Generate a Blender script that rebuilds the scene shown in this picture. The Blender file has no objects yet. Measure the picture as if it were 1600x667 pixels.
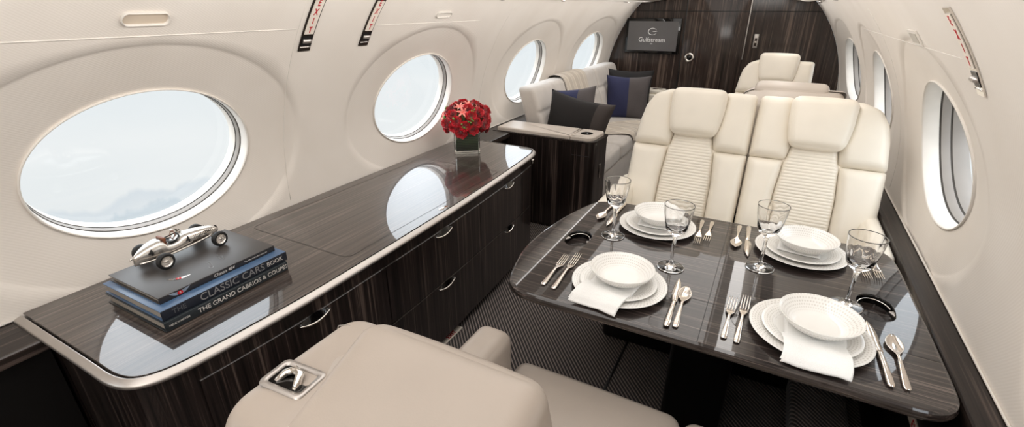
import bpy, bmesh, math, random
from mathutils import Vector, Matrix, noise
R = math.radians
PI = math.pi
random.seed(7)
SC = bpy.context.scene
COL = SC.collection

# ------------------------------------------------------------------ helpers
def mesh(name, verts, faces, smooth=True):
    me = bpy.data.meshes.new(name)
    me.from_pydata([tuple(v) for v in verts], [], faces)
    bm = bmesh.new(); bm.from_mesh(me)
    bmesh.ops.recalc_face_normals(bm, faces=bm.faces)
    bm.to_mesh(me); bm.free()
    if smooth:
        for p in me.polygons: p.use_smooth = True
    return me

class MB:
    """collects shapes into one mesh"""
    def __init__(s): s.v = []; s.f = []
    def add(s, verts, faces, M=None):
        o = len(s.v)
        for v in verts:
            v = Vector(v); s.v.append(M @ v if M is not None else v)
        s.f += [tuple(i + o for i in f) for f in faces]
        return s
    def addmesh(s, me, M=None):
        return s.add([v.co.copy() for v in me.vertices], [tuple(p.vertices) for p in me.polygons], M)
    def mesh(s, name, smooth=True): return mesh(name, s.v, s.f, smooth)

def tag(o, label=None, cat=None, group=None, kind=None):
    if label: o['label'] = label
    if cat: o['category'] = cat
    if group: o['group'] = group
    if kind: o['kind'] = kind
    return o

def obj(name, me, mat=None, parent=None, loc=None, rot=None):
    o = bpy.data.objects.new(name, me); COL.objects.link(o)
    if mat is not None:
        me.materials.clear(); me.materials.append(mat)
    if parent is not None: o.parent = parent
    if loc is not None: o.location = loc
    if rot is not None: o.rotation_euler = rot
    return o

def thing(name, label, cat, loc=(0, 0, 0), rz=0.0, group=None, scale=None):
    o = bpy.data.objects.new(name, None); COL.objects.link(o)
    o.location = loc; o.rotation_euler = (0, 0, rz); o.empty_display_size = .1
    if scale: o.scale = scale
    return tag(o, label, cat, group)

def struct(name, me, mat, parent=None):
    o = obj(name, me, mat, parent)
    if parent is None: o['kind'] = 'structure'
    return o

def flat(o, angle=35):
    """mark sharp edges over an angle"""
    me = o.data
    bm = bmesh.new(); bm.from_mesh(me)
    for e in bm.edges:
        if len(e.link_faces) == 2 and e.calc_face_angle(0) > R(angle): e.smooth = False
    bm.to_mesh(me); bm.free()
    return o

def dup(root, loc, rz, label=None, group=None):
    r = root.copy(); COL.objects.link(r); r.location = loc; r.rotation_euler = (0, 0, rz)
    if label: r['label'] = label
    if group: r['group'] = group
    for ch in list(root.children):
        c = ch.copy(); COL.objects.link(c); c.parent = r
        for g in list(ch.children):
            d = g.copy(); COL.objects.link(d); d.parent = c
    return r

def grid_faces(nu, nv, wrap_u=False, off=0):
    f = []
    for j in range(nv - 1):
        for i in range(nu if wrap_u else nu - 1):
            a = j * nu + i; b = j * nu + (i + 1) % nu
            f.append((off + a, off + b, off + b + nu, off + a + nu))
    return f

def rbox(w, d, h, r, n=7, k=4, puff=(0, 0, 0)):
    """rounded box centred on origin, optional puffing of the faces"""
    half = (w / 2, d / 2, h / 2)
    r = min(r, *[x * .999 for x in half])
    def axis(hh):
        a = [-hh + r * (1 - math.cos(PI / 2 * i / k)) * 1.0 for i in range(k)]
        m = [-hh + r + (2 * hh - 2 * r) * i / n for i in range(n + 1)]
        b = [-x for x in reversed(a)]
        return a + m + b
    ax = [axis(x) for x in half]
    vid = {}; V = []; F = []
    def vert(p):
        key = tuple(round(x, 6) for x in p)
        if key in vid: return vid[key]
        q = [max(-half[i] + r, min(half[i] - r, p[i])) for i in range(3)]
        dlt = Vector([p[i] - q[i] for i in range(3)])
        L = dlt.length
        nrm = dlt / L if L > 1e-9 else Vector((0, 0, 0))
        c = [Vector(q)[i] + nrm[i] * r for i in range(3)]
        t = [p[i] / half[i] for i in range(3)]
        for i in range(3):
            if puff[i]:
                o1, o2 = [j for j in range(3) if j != i]
                bl = max(0, 1 - abs(t[o1]) ** 2.5) * max(0, 1 - abs(t[o2]) ** 2.5)
                c[i] += puff[i] * bl * t[i]
        vid[key] = len(V); V.append(Vector(c)); return vid[key]
    for i in range(3):
        a, b = [j for j in range(3) if j != i]
        for s in (-1, 1):
            for x in range(len(ax[a]) - 1):
                for y in range(len(ax[b]) - 1):
                    q = []
                    for (xx, yy) in ((x, y), (x + 1, y), (x + 1, y + 1), (x, y + 1)):
                        p = [0, 0, 0]; p[i] = s * half[i]; p[a] = ax[a][xx]; p[b] = ax[b][yy]
                        q.append(vert(p))
                    if len(set(q)) >= 3: F.append(tuple(dict.fromkeys(q)))
    return V, F

def rbox_me(name, *a, M=None, **k):
    V, F = rbox(*a, **k)
    if M is not None: V = [M @ v for v in V]
    return mesh(name, V, F)

def lathe(prof, n=48, closed=False):
    V = []; F = []
    m = len(prof)
    for i in range(n):
        a = 2 * PI * i / n
        for (r, z) in prof: V.append(Vector((r * math.cos(a), r * math.sin(a), z)))
    for i in range(n):
        j = (i + 1) % n
        for k in range(m - 1):
            F.append((i * m + k, j * m + k, j * m + k + 1, i * m + k + 1))
        if closed: F.append((i * m + m - 1, j * m + m - 1, j * m, i * m))
    return V, F

def clean(me, d=1e-6):
    bm = bmesh.new(); bm.from_mesh(me)
    bmesh.ops.remove_doubles(bm, verts=bm.verts, dist=d)
    bmesh.ops.recalc_face_normals(bm, faces=bm.faces)
    bm.to_mesh(me); bm.free()
    return me

def tube(path, r, n=10, closed=False, cap=True):
    V = []; F = []
    P = [Vector(p) for p in path]; N = len(P)
    rad = r if isinstance(r, (list, tuple)) else [r] * N
    up = None
    for i, p in enumerate(P):
        if closed: t = P[(i + 1) % N] - P[i - 1]
        else: t = P[min(i + 1, N - 1)] - P[max(i - 1, 0)]
        t.normalize()
        if up is None:
            up = Vector((0, 0, 1)) if abs(t.z) < .9 else Vector((1, 0, 0))
        a = t.cross(up)
        if a.length < 1e-6: a = t.orthogonal()
        a.normalize(); b = a.cross(t).normalized(); up = b
        for k in range(n):
            an = 2 * PI * k / n
            V.append(p + (a * math.cos(an) + b * math.sin(an)) * rad[i])
    for i in range(N if closed else N - 1):
        for k in range(n):
            j = (i + 1) % N
            F.append((i * n + k, i * n + (k + 1) % n, j * n + (k + 1) % n, j * n + k))
    if cap and not closed:
        F.append(tuple(range(n - 1, -1, -1))); F.append(tuple(range((N - 1) * n, N * n)))
    return V, F

def prism(pts, z0, z1):
    n = len(pts)
    V = [Vector((p[0], p[1], z0)) for p in pts] + [Vector((p[0], p[1], z1)) for p in pts]
    F = [tuple(range(n - 1, -1, -1)), tuple(range(n, 2 * n))]
    F += [(i, (i + 1) % n, n + (i + 1) % n, n + i) for i in range(n)]
    return V, F

def offset_poly(pts, d):
    """inset (d>0) of a counter-clockwise polygon"""
    n = len(pts); out = []
    for i in range(n):
        a = Vector(pts[i - 1]); b = Vector(pts[i]); c = Vector(pts[(i + 1) % n])
        e1 = (b - a).normalized(); e2 = (c - b).normalized()
        n1 = Vector((-e1.y, e1.x)); n2 = Vector((-e2.y, e2.x))
        m = (n1 + n2)
        if m.length < 1e-6: m = n1
        m.normalize()
        k = d / max(.4, m.dot(n1))
        out.append((b.x + m.x * k, b.y + m.y * k))
    return out

def round_poly(pts, rads, seg=8):
    out = []; n = len(pts)
    for i in range(n):
        a = Vector(pts[i - 1]); b = Vector(pts[i]); c = Vector(pts[(i + 1) % n])
        r = rads[i]
        if r <= 0: out.append((b.x, b.y)); continue
        u = (a - b).normalized(); w = (c - b).normalized()
        ang = u.angle(w); t = r / math.tan(ang / 2)
        p0 = b + u * t; p1 = b + w * t
        cen = b + (u + w).normalized() * (r / math.sin(ang / 2))
        a0 = math.atan2(p0.y - cen.y, p0.x - cen.x); a1 = math.atan2(p1.y - cen.y, p1.x - cen.x)
        dd = (a1 - a0 + PI) % (2 * PI) - PI
        for k in range(seg + 1):
            q = a0 + dd * k / seg
            out.append((cen.x + r * math.cos(q), cen.y + r * math.sin(q)))
    return out

def catmull(pts, seg=6, closed=True):
    n = len(pts); out = []
    rng = range(n) if closed else range(n - 1)
    for i in rng:
        g = lambda k: Vector(pts[k % n]) if closed else Vector(pts[max(0, min(n - 1, k))])
        p0, p1, p2, p3 = g(i - 1), g(i), g(i + 1), g(i + 2)
        for k in range(seg):
            t = k / seg
            q = .5 * ((2 * p1) + (p2 - p0) * t + (2 * p0 - 5 * p1 + 4 * p2 - p3) * t * t + (3 * p1 - p0 - 3 * p2 + p3) * t ** 3)
            out.append(tuple(q))
    if not closed: out.append(tuple(pts[-1]))
    return out

def slab(poly, prof, holes=(), name='slab', capb=True):
    """poly CCW outline, prof = [(inset, z), ...] bottom to top; flat caps, holes cut through the top"""
    bm = bmesh.new(); rings = []
    for (d, z) in prof:
        pp = offset_poly(poly, d) if d else poly
        rings.append([bm.verts.new((p[0], p[1], z)) for p in pp])
    n = len(poly)
    for a, b in zip(rings[:-1], rings[1:]):
        for i in range(n): bm.faces.new((a[i], a[(i + 1) % n], b[(i + 1) % n], b[i]))
    if capb: bm.faces.new(list(reversed(rings[0])))
    top = rings[-1]; z = prof[-1][1]
    if not holes:
        bm.faces.new(top)
    else:
        edges = []
        for i in range(n):
            e = bm.edges.get((top[i], top[(i + 1) % n])); edges.append(e)
        for h in holes:
            hv = [bm.verts.new((p[0], p[1], z)) for p in h]
            edges += [bm.edges.new((hv[i], hv[(i + 1) % len(hv)])) for i in range(len(hv))]
        bmesh.ops.triangle_fill(bm, edges=edges, use_beauty=True, normal=(0, 0, 1))
    bmesh.ops.recalc_face_normals(bm, faces=bm.faces)
    me = bpy.data.meshes.new(name); bm.to_mesh(me); bm.free()
    return me

def text_me(body, size, align='CENTER', ext=.0006, shear=0.0, bold=0.0, spacing=1.0):
    cu = bpy.data.curves.new('lettering', 'FONT')
    cu.body = body; cu.size = size; cu.align_x = align; cu.align_y = 'CENTER'
    cu.extrude = ext; cu.shear = shear; cu.offset = bold; cu.space_character = spacing
    cu.resolution_u = 3
    o = bpy.data.objects.new('lettering', cu); COL.objects.link(o)
    dg = bpy.context.evaluated_depsgraph_get(); dg.update()
    me = bpy.data.meshes.new_from_object(o.evaluated_get(dg))
    bpy.data.objects.remove(o); bpy.data.curves.remove(cu)
    me.name = 'lettering'
    return me

def xf(me, M):
    me.transform(M); return me

def frame_M(origin, xdir, ydir):
    x = Vector(xdir).normalized(); y = Vector(ydir).normalized(); z = x.cross(y).normalized(); y = z.cross(x)
    M = Matrix.Identity(4)
    for i in range(3):
        M[i][0] = x[i]; M[i][1] = y[i]; M[i][2] = z[i]; M[i][3] = origin[i]
    return M

# ------------------------------------------------------------------ materials
def srgb(r, g, b):
    f = lambda c: (c / 255) / 12.92 if c / 255 <= .04045 else ((c / 255 + .055) / 1.055) ** 2.4
    return (f(r), f(g), f(b), 1)

class NT:
    def __init__(s, name):
        s.m = bpy.data.materials.new(name); s.m.use_nodes = True
        s.t = s.m.node_tree; s.t.nodes.clear()
        s.out = s.t.nodes.new('ShaderNodeOutputMaterial')
    def n(s, typ, **kw):
        nd = s.t.nodes.new(typ)
        for k, v in kw.items():
            if k.startswith('i_'): 
                key = k[2:]
                key = int(key) if key.isdigit() else key.replace('_', ' ')
                nd.inputs[key].default_value = v
            else: setattr(nd, k, v)
        return nd
    def l(s, a, b): s.t.links.new(a, b)
    def bsdf(s, **kw):
        b = s.n('ShaderNodeBsdfPrincipled')
        for k, v in kw.items(): b.inputs[k.replace('_', ' ')].default_value = v
        s.l(b.outputs[0], s.out.inputs['Surface'])
        return b
    def coord(s, scale=(1, 1, 1), rot=(0, 0, 0), kind='Object'):
        tc = s.n('ShaderNodeTexCoord'); mp = s.n('ShaderNodeMapping')
        mp.inputs['Scale'].default_value = scale; mp.inputs['Rotation'].default_value = rot
        s.l(tc.outputs[kind], mp.inputs['Vector']); return mp.outputs[0]
    def noise(s, vec, scale, detail=2, rough=.5, dist=0.0):
        nd = s.n('ShaderNodeTexNoise'); nd.inputs['Scale'].default_value = scale
        nd.inputs['Detail'].default_value = detail; nd.inputs['Roughness'].default_value = rough
        nd.inputs['Distortion'].default_value = dist
        s.l(vec, nd.inputs['Vector']); return nd.outputs['Fac']
    def ramp(s, fac, stops):
        r = s.n('ShaderNodeValToRGB'); e = r.color_ramp.elements
        while len(e) < len(stops): e.new(.5)
        for i, (p, c) in enumerate(stops): e[i].position = p; e[i].color = c
        s.l(fac, r.inputs['Fac']); return r.outputs['Color']
    def math(s, op, a, b=None, c=None):
        m = s.n('ShaderNodeMath', operation=op)
        for i, v in enumerate((a, b, c)):
            if v is None: continue
            if isinstance(v, (int, float)): m.inputs[i].default_value = v
            else: s.l(v, m.inputs[i])
        return m.outputs[0]
    def mix(s, f, a, b, mode='MIX'):
        m = s.n('ShaderNodeMix', data_type='RGBA', blend_type=mode)
        for k, v in ((0, f), (6, a), (7, b)):
            if isinstance(v, (int, float, tuple)): m.inputs[k].default_value = v
            else: s.l(v, m.inputs[k])
        return m.outputs[2]
    def bump(s, h, strength, dist, bsdf):
        b = s.n('ShaderNodeBump'); b.inputs['Strength'].default_value = strength; b.inputs['Distance'].default_value = dist
        s.l(h, b.inputs['Height']); s.l(b.outputs[0], bsdf.inputs['Normal'])

def plain(name, col, rough=.5, metal=0.0, **kw):
    t = NT(name); b = t.bsdf(Base_Color=col, Roughness=rough, Metallic=metal, **kw)
    v = t.coord((1, 1, 1)); f = t.noise(v, 9, 2)
    c = t.ramp(f, [(.3, tuple(x * .93 for x in col[:3]) + (1,)), (.7, tuple(min(1, x * 1.04) for x in col[:3]) + (1,))])
    t.l(c, b.inputs['Base Color'])
    return t.m

def wood(name, axis, dark, mid, light, across=70, coat=1.0, rough=.35, coat_ior=1.5, crough=.025):
    t = NT(name); b = t.bsdf(Roughness=rough, Coat_Weight=coat, Coat_Roughness=crough, Coat_IOR=coat_ior)
    b.inputs['Specular IOR Level'].default_value = .15
    lng = 1.3
    sc = [across] * 3; sc['xyz'.index(axis)] = lng
    v = t.coord(tuple(sc))
    n1 = t.noise(v, 1.0, 3, .62, .15)
    sc2 = [across * 3.1] * 3; sc2['xyz'.index(axis)] = lng * 2.2
    n2 = t.noise(t.coord(tuple(sc2)), 1.0, 2, .6)
    sc3 = [across * .16] * 3; sc3['xyz'.index(axis)] = .5
    n3 = t.noise(t.coord(tuple(sc3)), 1.0, 2, .5)
    f = t.math('ADD', t.math('MULTIPLY', n1, .55), t.math('ADD', t.math('MULTIPLY', n2, .28), t.math('MULTIPLY', n3, .22)))
    c = t.ramp(f, [(.40, dark), (.51, mid), (.55, mid), (.65, light)])
    t.l(c, b.inputs['Base Color'])
    return t.m

def leather(name, col, rough=.42):
    t = NT(name); b = t.bsdf(Base_Color=col, Roughness=rough, Coat_Weight=.08, Coat_Roughness=.35)
    v = t.coord()
    big = t.noise(v, 5, 2)
    c = t.ramp(big, [(.3, tuple(x * .94 for x in col[:3]) + (1,)), (.7, tuple(min(1, x * 1.03) for x in col[:3]) + (1,))])
    t.l(c, b.inputs['Base Color'])
    vo = t.n('ShaderNodeTexVoronoi'); vo.inputs['Scale'].default_value = 420; t.l(v, vo.inputs['Vector'])
    t.bump(vo.outputs['Distance'], .12, .0006, b)
    return t.m

def fabric(name, col, scale=500, rough=.9, sheen=.25):
    t = NT(name); b = t.bsdf(Base_Color=col, Roughness=rough, Sheen_Weight=sheen)
    v = t.coord()
    w = t.noise(v, scale, 2); g = t.noise(v, 7, 2)
    c = t.mix(.5, t.ramp(w, [(.3, tuple(x * .75 for x in col[:3]) + (1,)), (.7, tuple(min(1, x * 1.2) for x in col[:3]) + (1,))]),
              t.ramp(g, [(.3, tuple(x * .85 for x in col[:3]) + (1,)), (.7, tuple(min(1, x * 1.1) for x in col[:3]) + (1,))]))
    t.l(c, b.inputs['Base Color']); t.bump(w, .3, .001, b)
    return t.m

def glass(name, col=(1, 1, 1, 1), ior=1.45, rough=0.0):
    t = NT(name); b = t.bsdf(Base_Color=col, Roughness=rough, IOR=ior)
    b.inputs['Transmission Weight'].default_value = 1.0
    return t.m

def wall_mat():
    t = NT('wall_panel_fabric'); col = srgb(230, 222, 214)
    b = t.bsdf(Base_Color=col, Roughness=.6)
    v = t.coord()
    g = t.noise(v, 3, 2)
    c = t.ramp(g, [(.3, srgb(227, 219, 210)), (.7, srgb(234, 227, 219))]); t.l(c, b.inputs['Base Color'])
    # fine diagonal weave
    w = t.n('ShaderNodeTexWave', wave_type='BANDS', bands_direction='DIAGONAL'); w.inputs['Scale'].default_value = 55
    t.l(v, w.inputs['Vector'])
    t.bump(w.outputs['Fac'], .10, .0015, b)
    return t.m

def carpet_mat():
    t = NT('carpet_diagonal_rib'); b = t.bsdf(Roughness=.95, Sheen_Weight=.2)
    v = t.coord((1, 1, 1), (0, 0, R(48)))
    w = t.n('ShaderNodeTexWave', wave_type='BANDS', bands_direction='Y'); w.inputs['Scale'].default_value = 21
    w.inputs['Distortion'].default_value = .35; w.inputs['Detail'].default_value = 1; w.inputs['Detail Scale'].default_value = 8
    t.l(v, w.inputs['Vector'])
    fine = t.noise(t.coord(), 420, 2)
    f = t.math('ADD', t.math('MULTIPLY', w.outputs['Fac'], .75), t.math('MULTIPLY', fine, .3))
    c = t.ramp(f, [(.3, srgb(26, 22, 22)), (.60, srgb(62, 54, 52)), (.92, srgb(140, 127, 120))])
    t.l(c, b.inputs['Base Color']); t.bump(f, .6, .004, b)
    return t.m

def porcelain_mat():
    t = NT('white_porcelain_dotted'); b = t.bsdf(Base_Color=srgb(240, 238, 234), Roughness=.22, Coat_Weight=.4, Coat_Roughness=.08)
    tc = t.n('ShaderNodeTexCoord'); sep = t.n('ShaderNodeSeparateXYZ'); t.l(tc.outputs['Object'], sep.inputs[0])
    x, y = sep.outputs['X'], sep.outputs['Y']
    r = t.math('SQRT', t.math('ADD', t.math('MULTIPLY', x, x), t.math('MULTIPLY', y, y)))
    ang = t.math('ARCTAN2', y, x)
    row = t.math('MULTIPLY', r, 140)            # dot rows of 6.7 mm
    fr = t.math('SUBTRACT', t.math('FRACT', row), .5)
    odd = t.math('MULTIPLY', t.math('MODULO', t.math('FLOOR', row), 2), .5)
    ac = t.math('ADD', t.math('MULTIPLY', ang, 72 / (2 * PI)), odd)
    fa = t.math('SUBTRACT', t.math('FRACT', ac), .5)
    d = t.math('SQRT', t.math('ADD', t.math('MULTIPLY', fr, fr), t.math('MULTIPLY', fa, fa)))
    dot = t.math('SMOOTH_MIN', t.math('MULTIPLY', d, 2.4), 1.0, .15)
    att = t.n('ShaderNodeAttribute'); att.attribute_name = 'dotted'
    h = t.math('MULTIPLY', t.math('SUBTRACT', 1.0, dot), att.outputs['Fac'])
    shade = t.mix(t.math('MULTIPLY', h, .75), srgb(240, 238, 234), srgb(186, 180, 172))
    t.l(shade, b.inputs['Base Color'])
    t.bump(h, .35, .0012, b)
    return t.m

M = {}
M['wall'] = wall_mat()
M['ceil'] = plain('ceiling_panel', srgb(228, 220, 210), .6)
M['shellwhite'] = plain('window_reveal_plastic', srgb(226, 220, 212), .4)
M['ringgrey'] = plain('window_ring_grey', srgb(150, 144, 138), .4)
M['seal'] = plain('window_seal', srgb(62, 58, 54), .6)
M['wood_v'] = wood('ebony_veneer_vertical', 'z', srgb(12, 9, 9), srgb(33, 26, 24), srgb(82, 70, 64), 75, .9)
M['wood_bulk'] = wood('ebony_veneer_bulkhead', 'z', srgb(24, 18, 16), srgb(52, 41, 36), srgb(102, 86, 76), 42, .55, .4, 1.5, .10)
M['wood_y'] = wood('ebony_veneer_lengthwise', 'y', srgb(28, 22, 20), srgb(62, 53, 48), srgb(100, 88, 81), 100, 1.0, .35, 1.75)
M['wood_x'] = wood('ebony_veneer_table', 'x', srgb(12, 9, 9), srgb(42, 35, 33), srgb(108, 96, 90), 90, 1.0, .35, 1.6)
M['wood_ledge'] = wood('ebony_veneer_ledge', 'y', srgb(14, 11, 10), srgb(38, 31, 28), srgb(76, 65, 60), 60, .35, .4, 1.45, .08)
M['black'] = plain('black_lacquer', srgb(9, 8, 8), .35)
M['gloss_black'] = plain('gloss_black', srgb(8, 7, 7), .06)
M['ivory'] = leather('ivory_leather', srgb(239, 231, 217))
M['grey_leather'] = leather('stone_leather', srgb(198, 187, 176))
M['shade_leather'] = leather('shaded_ivory_leather', srgb(172, 160, 149))  # same leather as the ivory, foreground's lesser light darkened into its colour
M['sofa'] = fabric('sofa_cloth', srgb(194, 187, 180), 700, .8)
M['chrome'] = plain('polished_chrome', srgb(225, 220, 214), .08, 1.0)
M['champ'] = plain('champagne_metal', srgb(192, 186, 181), .40, .92)
M['steel'] = plain('polished_steel', srgb(238, 230, 222), .16, 1.0)
M['bronze'] = plain('dark_bronze', srgb(58, 50, 44), .35, .7)
M['porc'] = porcelain_mat()
M['linen'] = fabric('white_linen', srgb(246, 244, 240), 900, .9)
M['glass'] = glass('clear_crystal', (1, 1, 1, 1), 1.5)
M['vaseglass'] = glass('clear_vase_glass', (.96, .99, .96, 1), 1.45)
M['red'] = plain('sign_red', srgb(190, 22, 34), .5)
M['cream'] = plain('sign_cream', srgb(232, 222, 210), .45)
M['carpet'] = carpet_mat()
M['paper'] = plain('book_pages', srgb(150, 142, 132), .8)

# ------------------------------------------------------------------ cabin shell
CX = -0.62           # centre line of the cabin
YB = 5.72            # bulkhead
def sstep(a, b, x):
    t = max(0, min(1, (x - a) / (b - a))); return t * t * (3 - 2 * t)
def half(y, z):
    zz = z - .72
    w = math.sqrt(max(.01, 1.69 - zz * zz)) - .06
    return w - .060 * sstep(4.8, 5.7, y)
def wallpt(side, y, z, inn=0.0):
    h = half(y, z); dz = .002
    sl = (half(y, z + dz) - half(y, z - dz)) / (2 * dz)
    n = Vector((side, 0, -sl)).normalized()      # outward
    return Vector((CX + side * h, y, z)) - n * inn
ZT = {-1: 1.60, 1: 1.60}
RD = .028
ZB = .60
WA, WB, WZ = .352, .247, 1.055
WY = [-.63, .797, 2.225, 3.66, 5.08]
RO = 1.62
def wall_side(side):
    mb = MB()
    zt = ZT[side]
    bounds = [-1.6] + [(WY[i] + WY[i + 1]) / 2 for i in range(4)] + [YB]
    for wi, yc in enumerate(WY):
        y0, y1 = bounds[wi], bounds[wi + 1]
        angs = [2 * PI * i / 96 for i in range(96)]
        for (yy, zz) in ((y0, ZB), (y1, ZB), (y0, zt), (y1, zt)):
            angs.append(math.atan2((zz - WZ) / WB, (yy - yc) / WA) % (2 * PI))
        angs = sorted(set(round(a, 5) for a in angs))
        n = len(angs)
        rings = []
        rr = [1, 1.02, 1.1, 1.2, 1.3, 1.4, 1.5, 1.58, RO, RO + .02]
        for r in rr:
            d = -(RD - .005) * max(0, 1 - (r - 1) / (RO - 1)) - (.005 if r < RO + .01 else 0)
            ring = []
            for a in angs:
                y = yc + math.cos(a) * WA * r; z = WZ + math.sin(a) * WB * r
                # keep inside the cell
                ring.append(wallpt(side, min(max(y, y0 + .002), y1 - .002), min(max(z, ZB + .002), zt - .002), d))
            rings.append(ring)
        last = [(yc + math.cos(a) * WA * (RO + .02), WZ + math.sin(a) * WB * (RO + .02)) for a in angs]
        outer = []
        for a in angs:
            dy, dz = math.cos(a) * WA, math.sin(a) * WB
            ty = ((y1 - yc) / dy if dy > 1e-9 else (y0 - yc) / dy if dy < -1e-9 else 1e9)
            tz = ((zt - WZ) / dz if dz > 1e-9 else (ZB - WZ) / dz if dz < -1e-9 else 1e9)
            t = min(ty, tz); outer.append((yc + dy * t, WZ + dz * t))
        for k in range(1, 8):
            t = k / 7
            rings.append([wallpt(side, l[0] + (o[0] - l[0]) * t, l[1] + (o[1] - l[1]) * t) for l, o in zip(last, outer)])
        mb.add([v for r in rings for v in r], grid_faces(n, len(rings), True))
    me = mb.mesh('wall'); clean(me, 1e-5)
    return me
struct('wall_left', wall_side(-1), M['wall'])
struct('wall_right', wall_side(1), M['wall'])

def window(idx, side, yc, blind=0.0):
    """elliptical cabin window: white bead, reveal rings, dark seal, glazing"""
    n = 72
    c0 = wallpt(side, yc, WZ); sl = (half(yc, WZ + .01) - half(yc, WZ - .01)) / .02
    nn = Vector((side, 0, -sl)).normalized()
    def ring(r, d):
        out = []
        for i in range(n):
            a = 2 * PI * i / n
            y = yc + math.cos(a) * WA * r; z = WZ + math.sin(a) * WB * r
            p = wallpt(side, y, z, -RD)
            out.append(p + nn * d * (1.0 if side < 0 or d < .01 else 1.6))
        return out
    def band(name, prof, mat, parent=None):
        rs = [ring(r, d) for r, d in prof]
        me = mesh(name, [v for q in rs for v in q], grid_faces(n, len(rs), True))
        return obj(name, me, mat, parent)
    fr = band('window_%d' % idx, [(1.006, .004), (1.012, -.006), (.998, -.008), (.990, -.002), (.986, .012), (.984, .030)], M['shellwhite'])
    fr['kind'] = 'structure'
    band('seal', [(.984, .030), (.982, .034), (.977, .034)], M['seal'], fr)
    band('inner_ring', [(.977, .034), (.973, .036), (.971, .052)], M['ringgrey'], fr)
    band('seal', [(.971, .052), (.969, .056), (.965, .056)], M['seal'], fr)
    band('pane_ring', [(.965, .056), (.961, .058), (.958, .088)], M['shellwhite'] if side < 0 else M['ringgrey'], fr)  # right-hand ring greyed in colour to stand for shade inside the reveal
    rim = ring(.960, .082)
    cen = sum(rim, Vector()) / n
    V = rim + [cen]; F = [(i, (i + 1) % n, n) for i in range(n)]
    obj('pane', mesh('pane', V, F, True), M['pane'], fr)
    return fr
t = NT('window_pane')
tr = t.n('ShaderNodeBsdfTransparent'); tr.inputs[0].default_value = (.97, .98, .98, 1)
gl = t.n('ShaderNodeBsdfGlossy'); gl.inputs['Roughness'].default_value = .02
mx = t.n('ShaderNodeMixShader'); mx.inputs[0].default_value = .04; t.l(tr.outputs[0], mx.inputs[1]); t.l(gl.outputs[0], mx.inputs[2])
t.l(mx.outputs[0], t.out.inputs['Surface']); M['pane'] = t.m
k = 1
for side in (-1, 1):
    for yc in WY:
        window(k, side, yc); k += 1

# lower walls, floor, ceiling, ends
mb = MB()
for side in (-1, 1):
    pass
def lower(side):
    V = []; ys = [-1.6, 0, 1, 2, 3, 4, 5, YB]
    prof = [(1.245, .60), (1.245, .66), (1.245, .4), (1.245, .15), (1.245, -.02)]
    for (h, z) in prof:
        for y in ys:
            hh = half(y, z) if z >= .6 else h - .060 * sstep(4.8, 5.7, y)
            V.append(Vector((CX + side * hh, y, z)))
    order = V[:len(ys)] + V[2 * len(ys):]
    return mesh('lower', order, grid_faces(len(ys), 4))
struct('wall_left_lower', lower(-1), M['black'])
struct('wall_right_lower', lower(1), M['black'])
struct('floor', mesh('floor', [(-1.9, -1.6, 0), (.7, -1.6, 0), (.7, YB, 0), (-1.9, YB, 0), (-1.9, -1.6, -.05), (.7, -1.6, -.05), (.7, YB, -.05), (-1.9, YB, -.05)],
    [(0, 1, 2, 3), (4, 5, 6, 7), (0, 1, 5, 4), (1, 2, 6, 5), (2, 3, 7, 6), (3, 0, 4, 7)], False), M['carpet'])
# carpet joint running along the aisle
V, F = rbox(.012, 7.2, .004, .0015, n=2, k=2)
struct('trim_1', mesh('trim', [v + Vector((-.405, 2.05, .001)) for v in V], F), M['black'])
# low carpeted plinth by the right wall
V, F = rbox(.20, 3.2, .12, .03, n=3, k=4)
struct('trim_2', mesh('trim', [v + Vector((.40, 1.8, .06)) for v in V], F), M['carpet'])

def ceiling():
    V = []; ys = [-1.6 + (YB + 1.6) * i / 14 for i in range(15)]
    sec = []
    for i in range(25):
        a = PI * i / 24
        sec.append((math.cos(a) * .86, 1.62 + math.sin(a) ** .8 * .34))
    for (dx, z) in sec:
        for y in ys: V.append(Vector((CX + dx * (1 - .06 * sstep(4.2, 5.7, y)), y, z)))
    return mesh('ceiling', V, grid_faces(15, 25))
struct('ceiling', ceiling(), M['ceil'])
# overhead service panels
def psu(side, zoff, idx):
    th = thing('overhead_panel', ('long white overhead service panel above the %s wall of windows' % ('credenza side' if side < 0 else 'dining table side')), 'overhead panel')
    sec = [(.80, 1.578), (.825, 1.60), (.83, 1.66), (.80, 1.72), (.58, 1.74), (.55, 1.70), (.56, 1.63), (.60, 1.606), (.76, 1.58)]
    sec = [(CX + side * s * (1.0), z + zoff) for s, z in sec]
    V = []; n = len(sec)
    ys = [-1.5, -.5, .5, 1.5, 2.5, 3.4, 3.42, 4.4, YB - .02]
    for y in ys:
        for (x, z) in sec: V.append(Vector((CX + (x - CX) * (1 - .04 * sstep(4.2, 5.7, y)), y, z)))
    F = grid_faces(n, len(ys), True) + [tuple(range(n)), tuple(range((len(ys) - 1) * n, len(ys) * n))]
    o = obj('panel_body', mesh('panel', V, F), M['shellwhite'], th); flat(o, 50)
    # dark slot with small fittings between panel and wall
    V = []
    for y in ys:
        f = (1 - .06 * sstep(4.2, 5.7, y))
        for (s, z) in ((.80, 1.586), (.885, 1.592), (.885, 1.62), (.80, 1.62)): V.append(Vector((CX + side * s * f, y, z + zoff)))
    obj('slot', mesh('slot', V, grid_faces(4, len(ys), True)), M['black'], th)
    for y in (2.6, 3.5, 5.2):
        V, F = lathe([(0, -.012), (.014, -.012), (.018, -.006), (.018, .004), (0, .004)], 20)
        obj('air_nozzle', mesh('nozzle', [v + Vector((CX + side * .845, y, 1.582 + zoff)) for v in V], F), M['chrome'], th)
    return th
psu(-1, .022, 1); psu(1, .022, 2)
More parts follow.
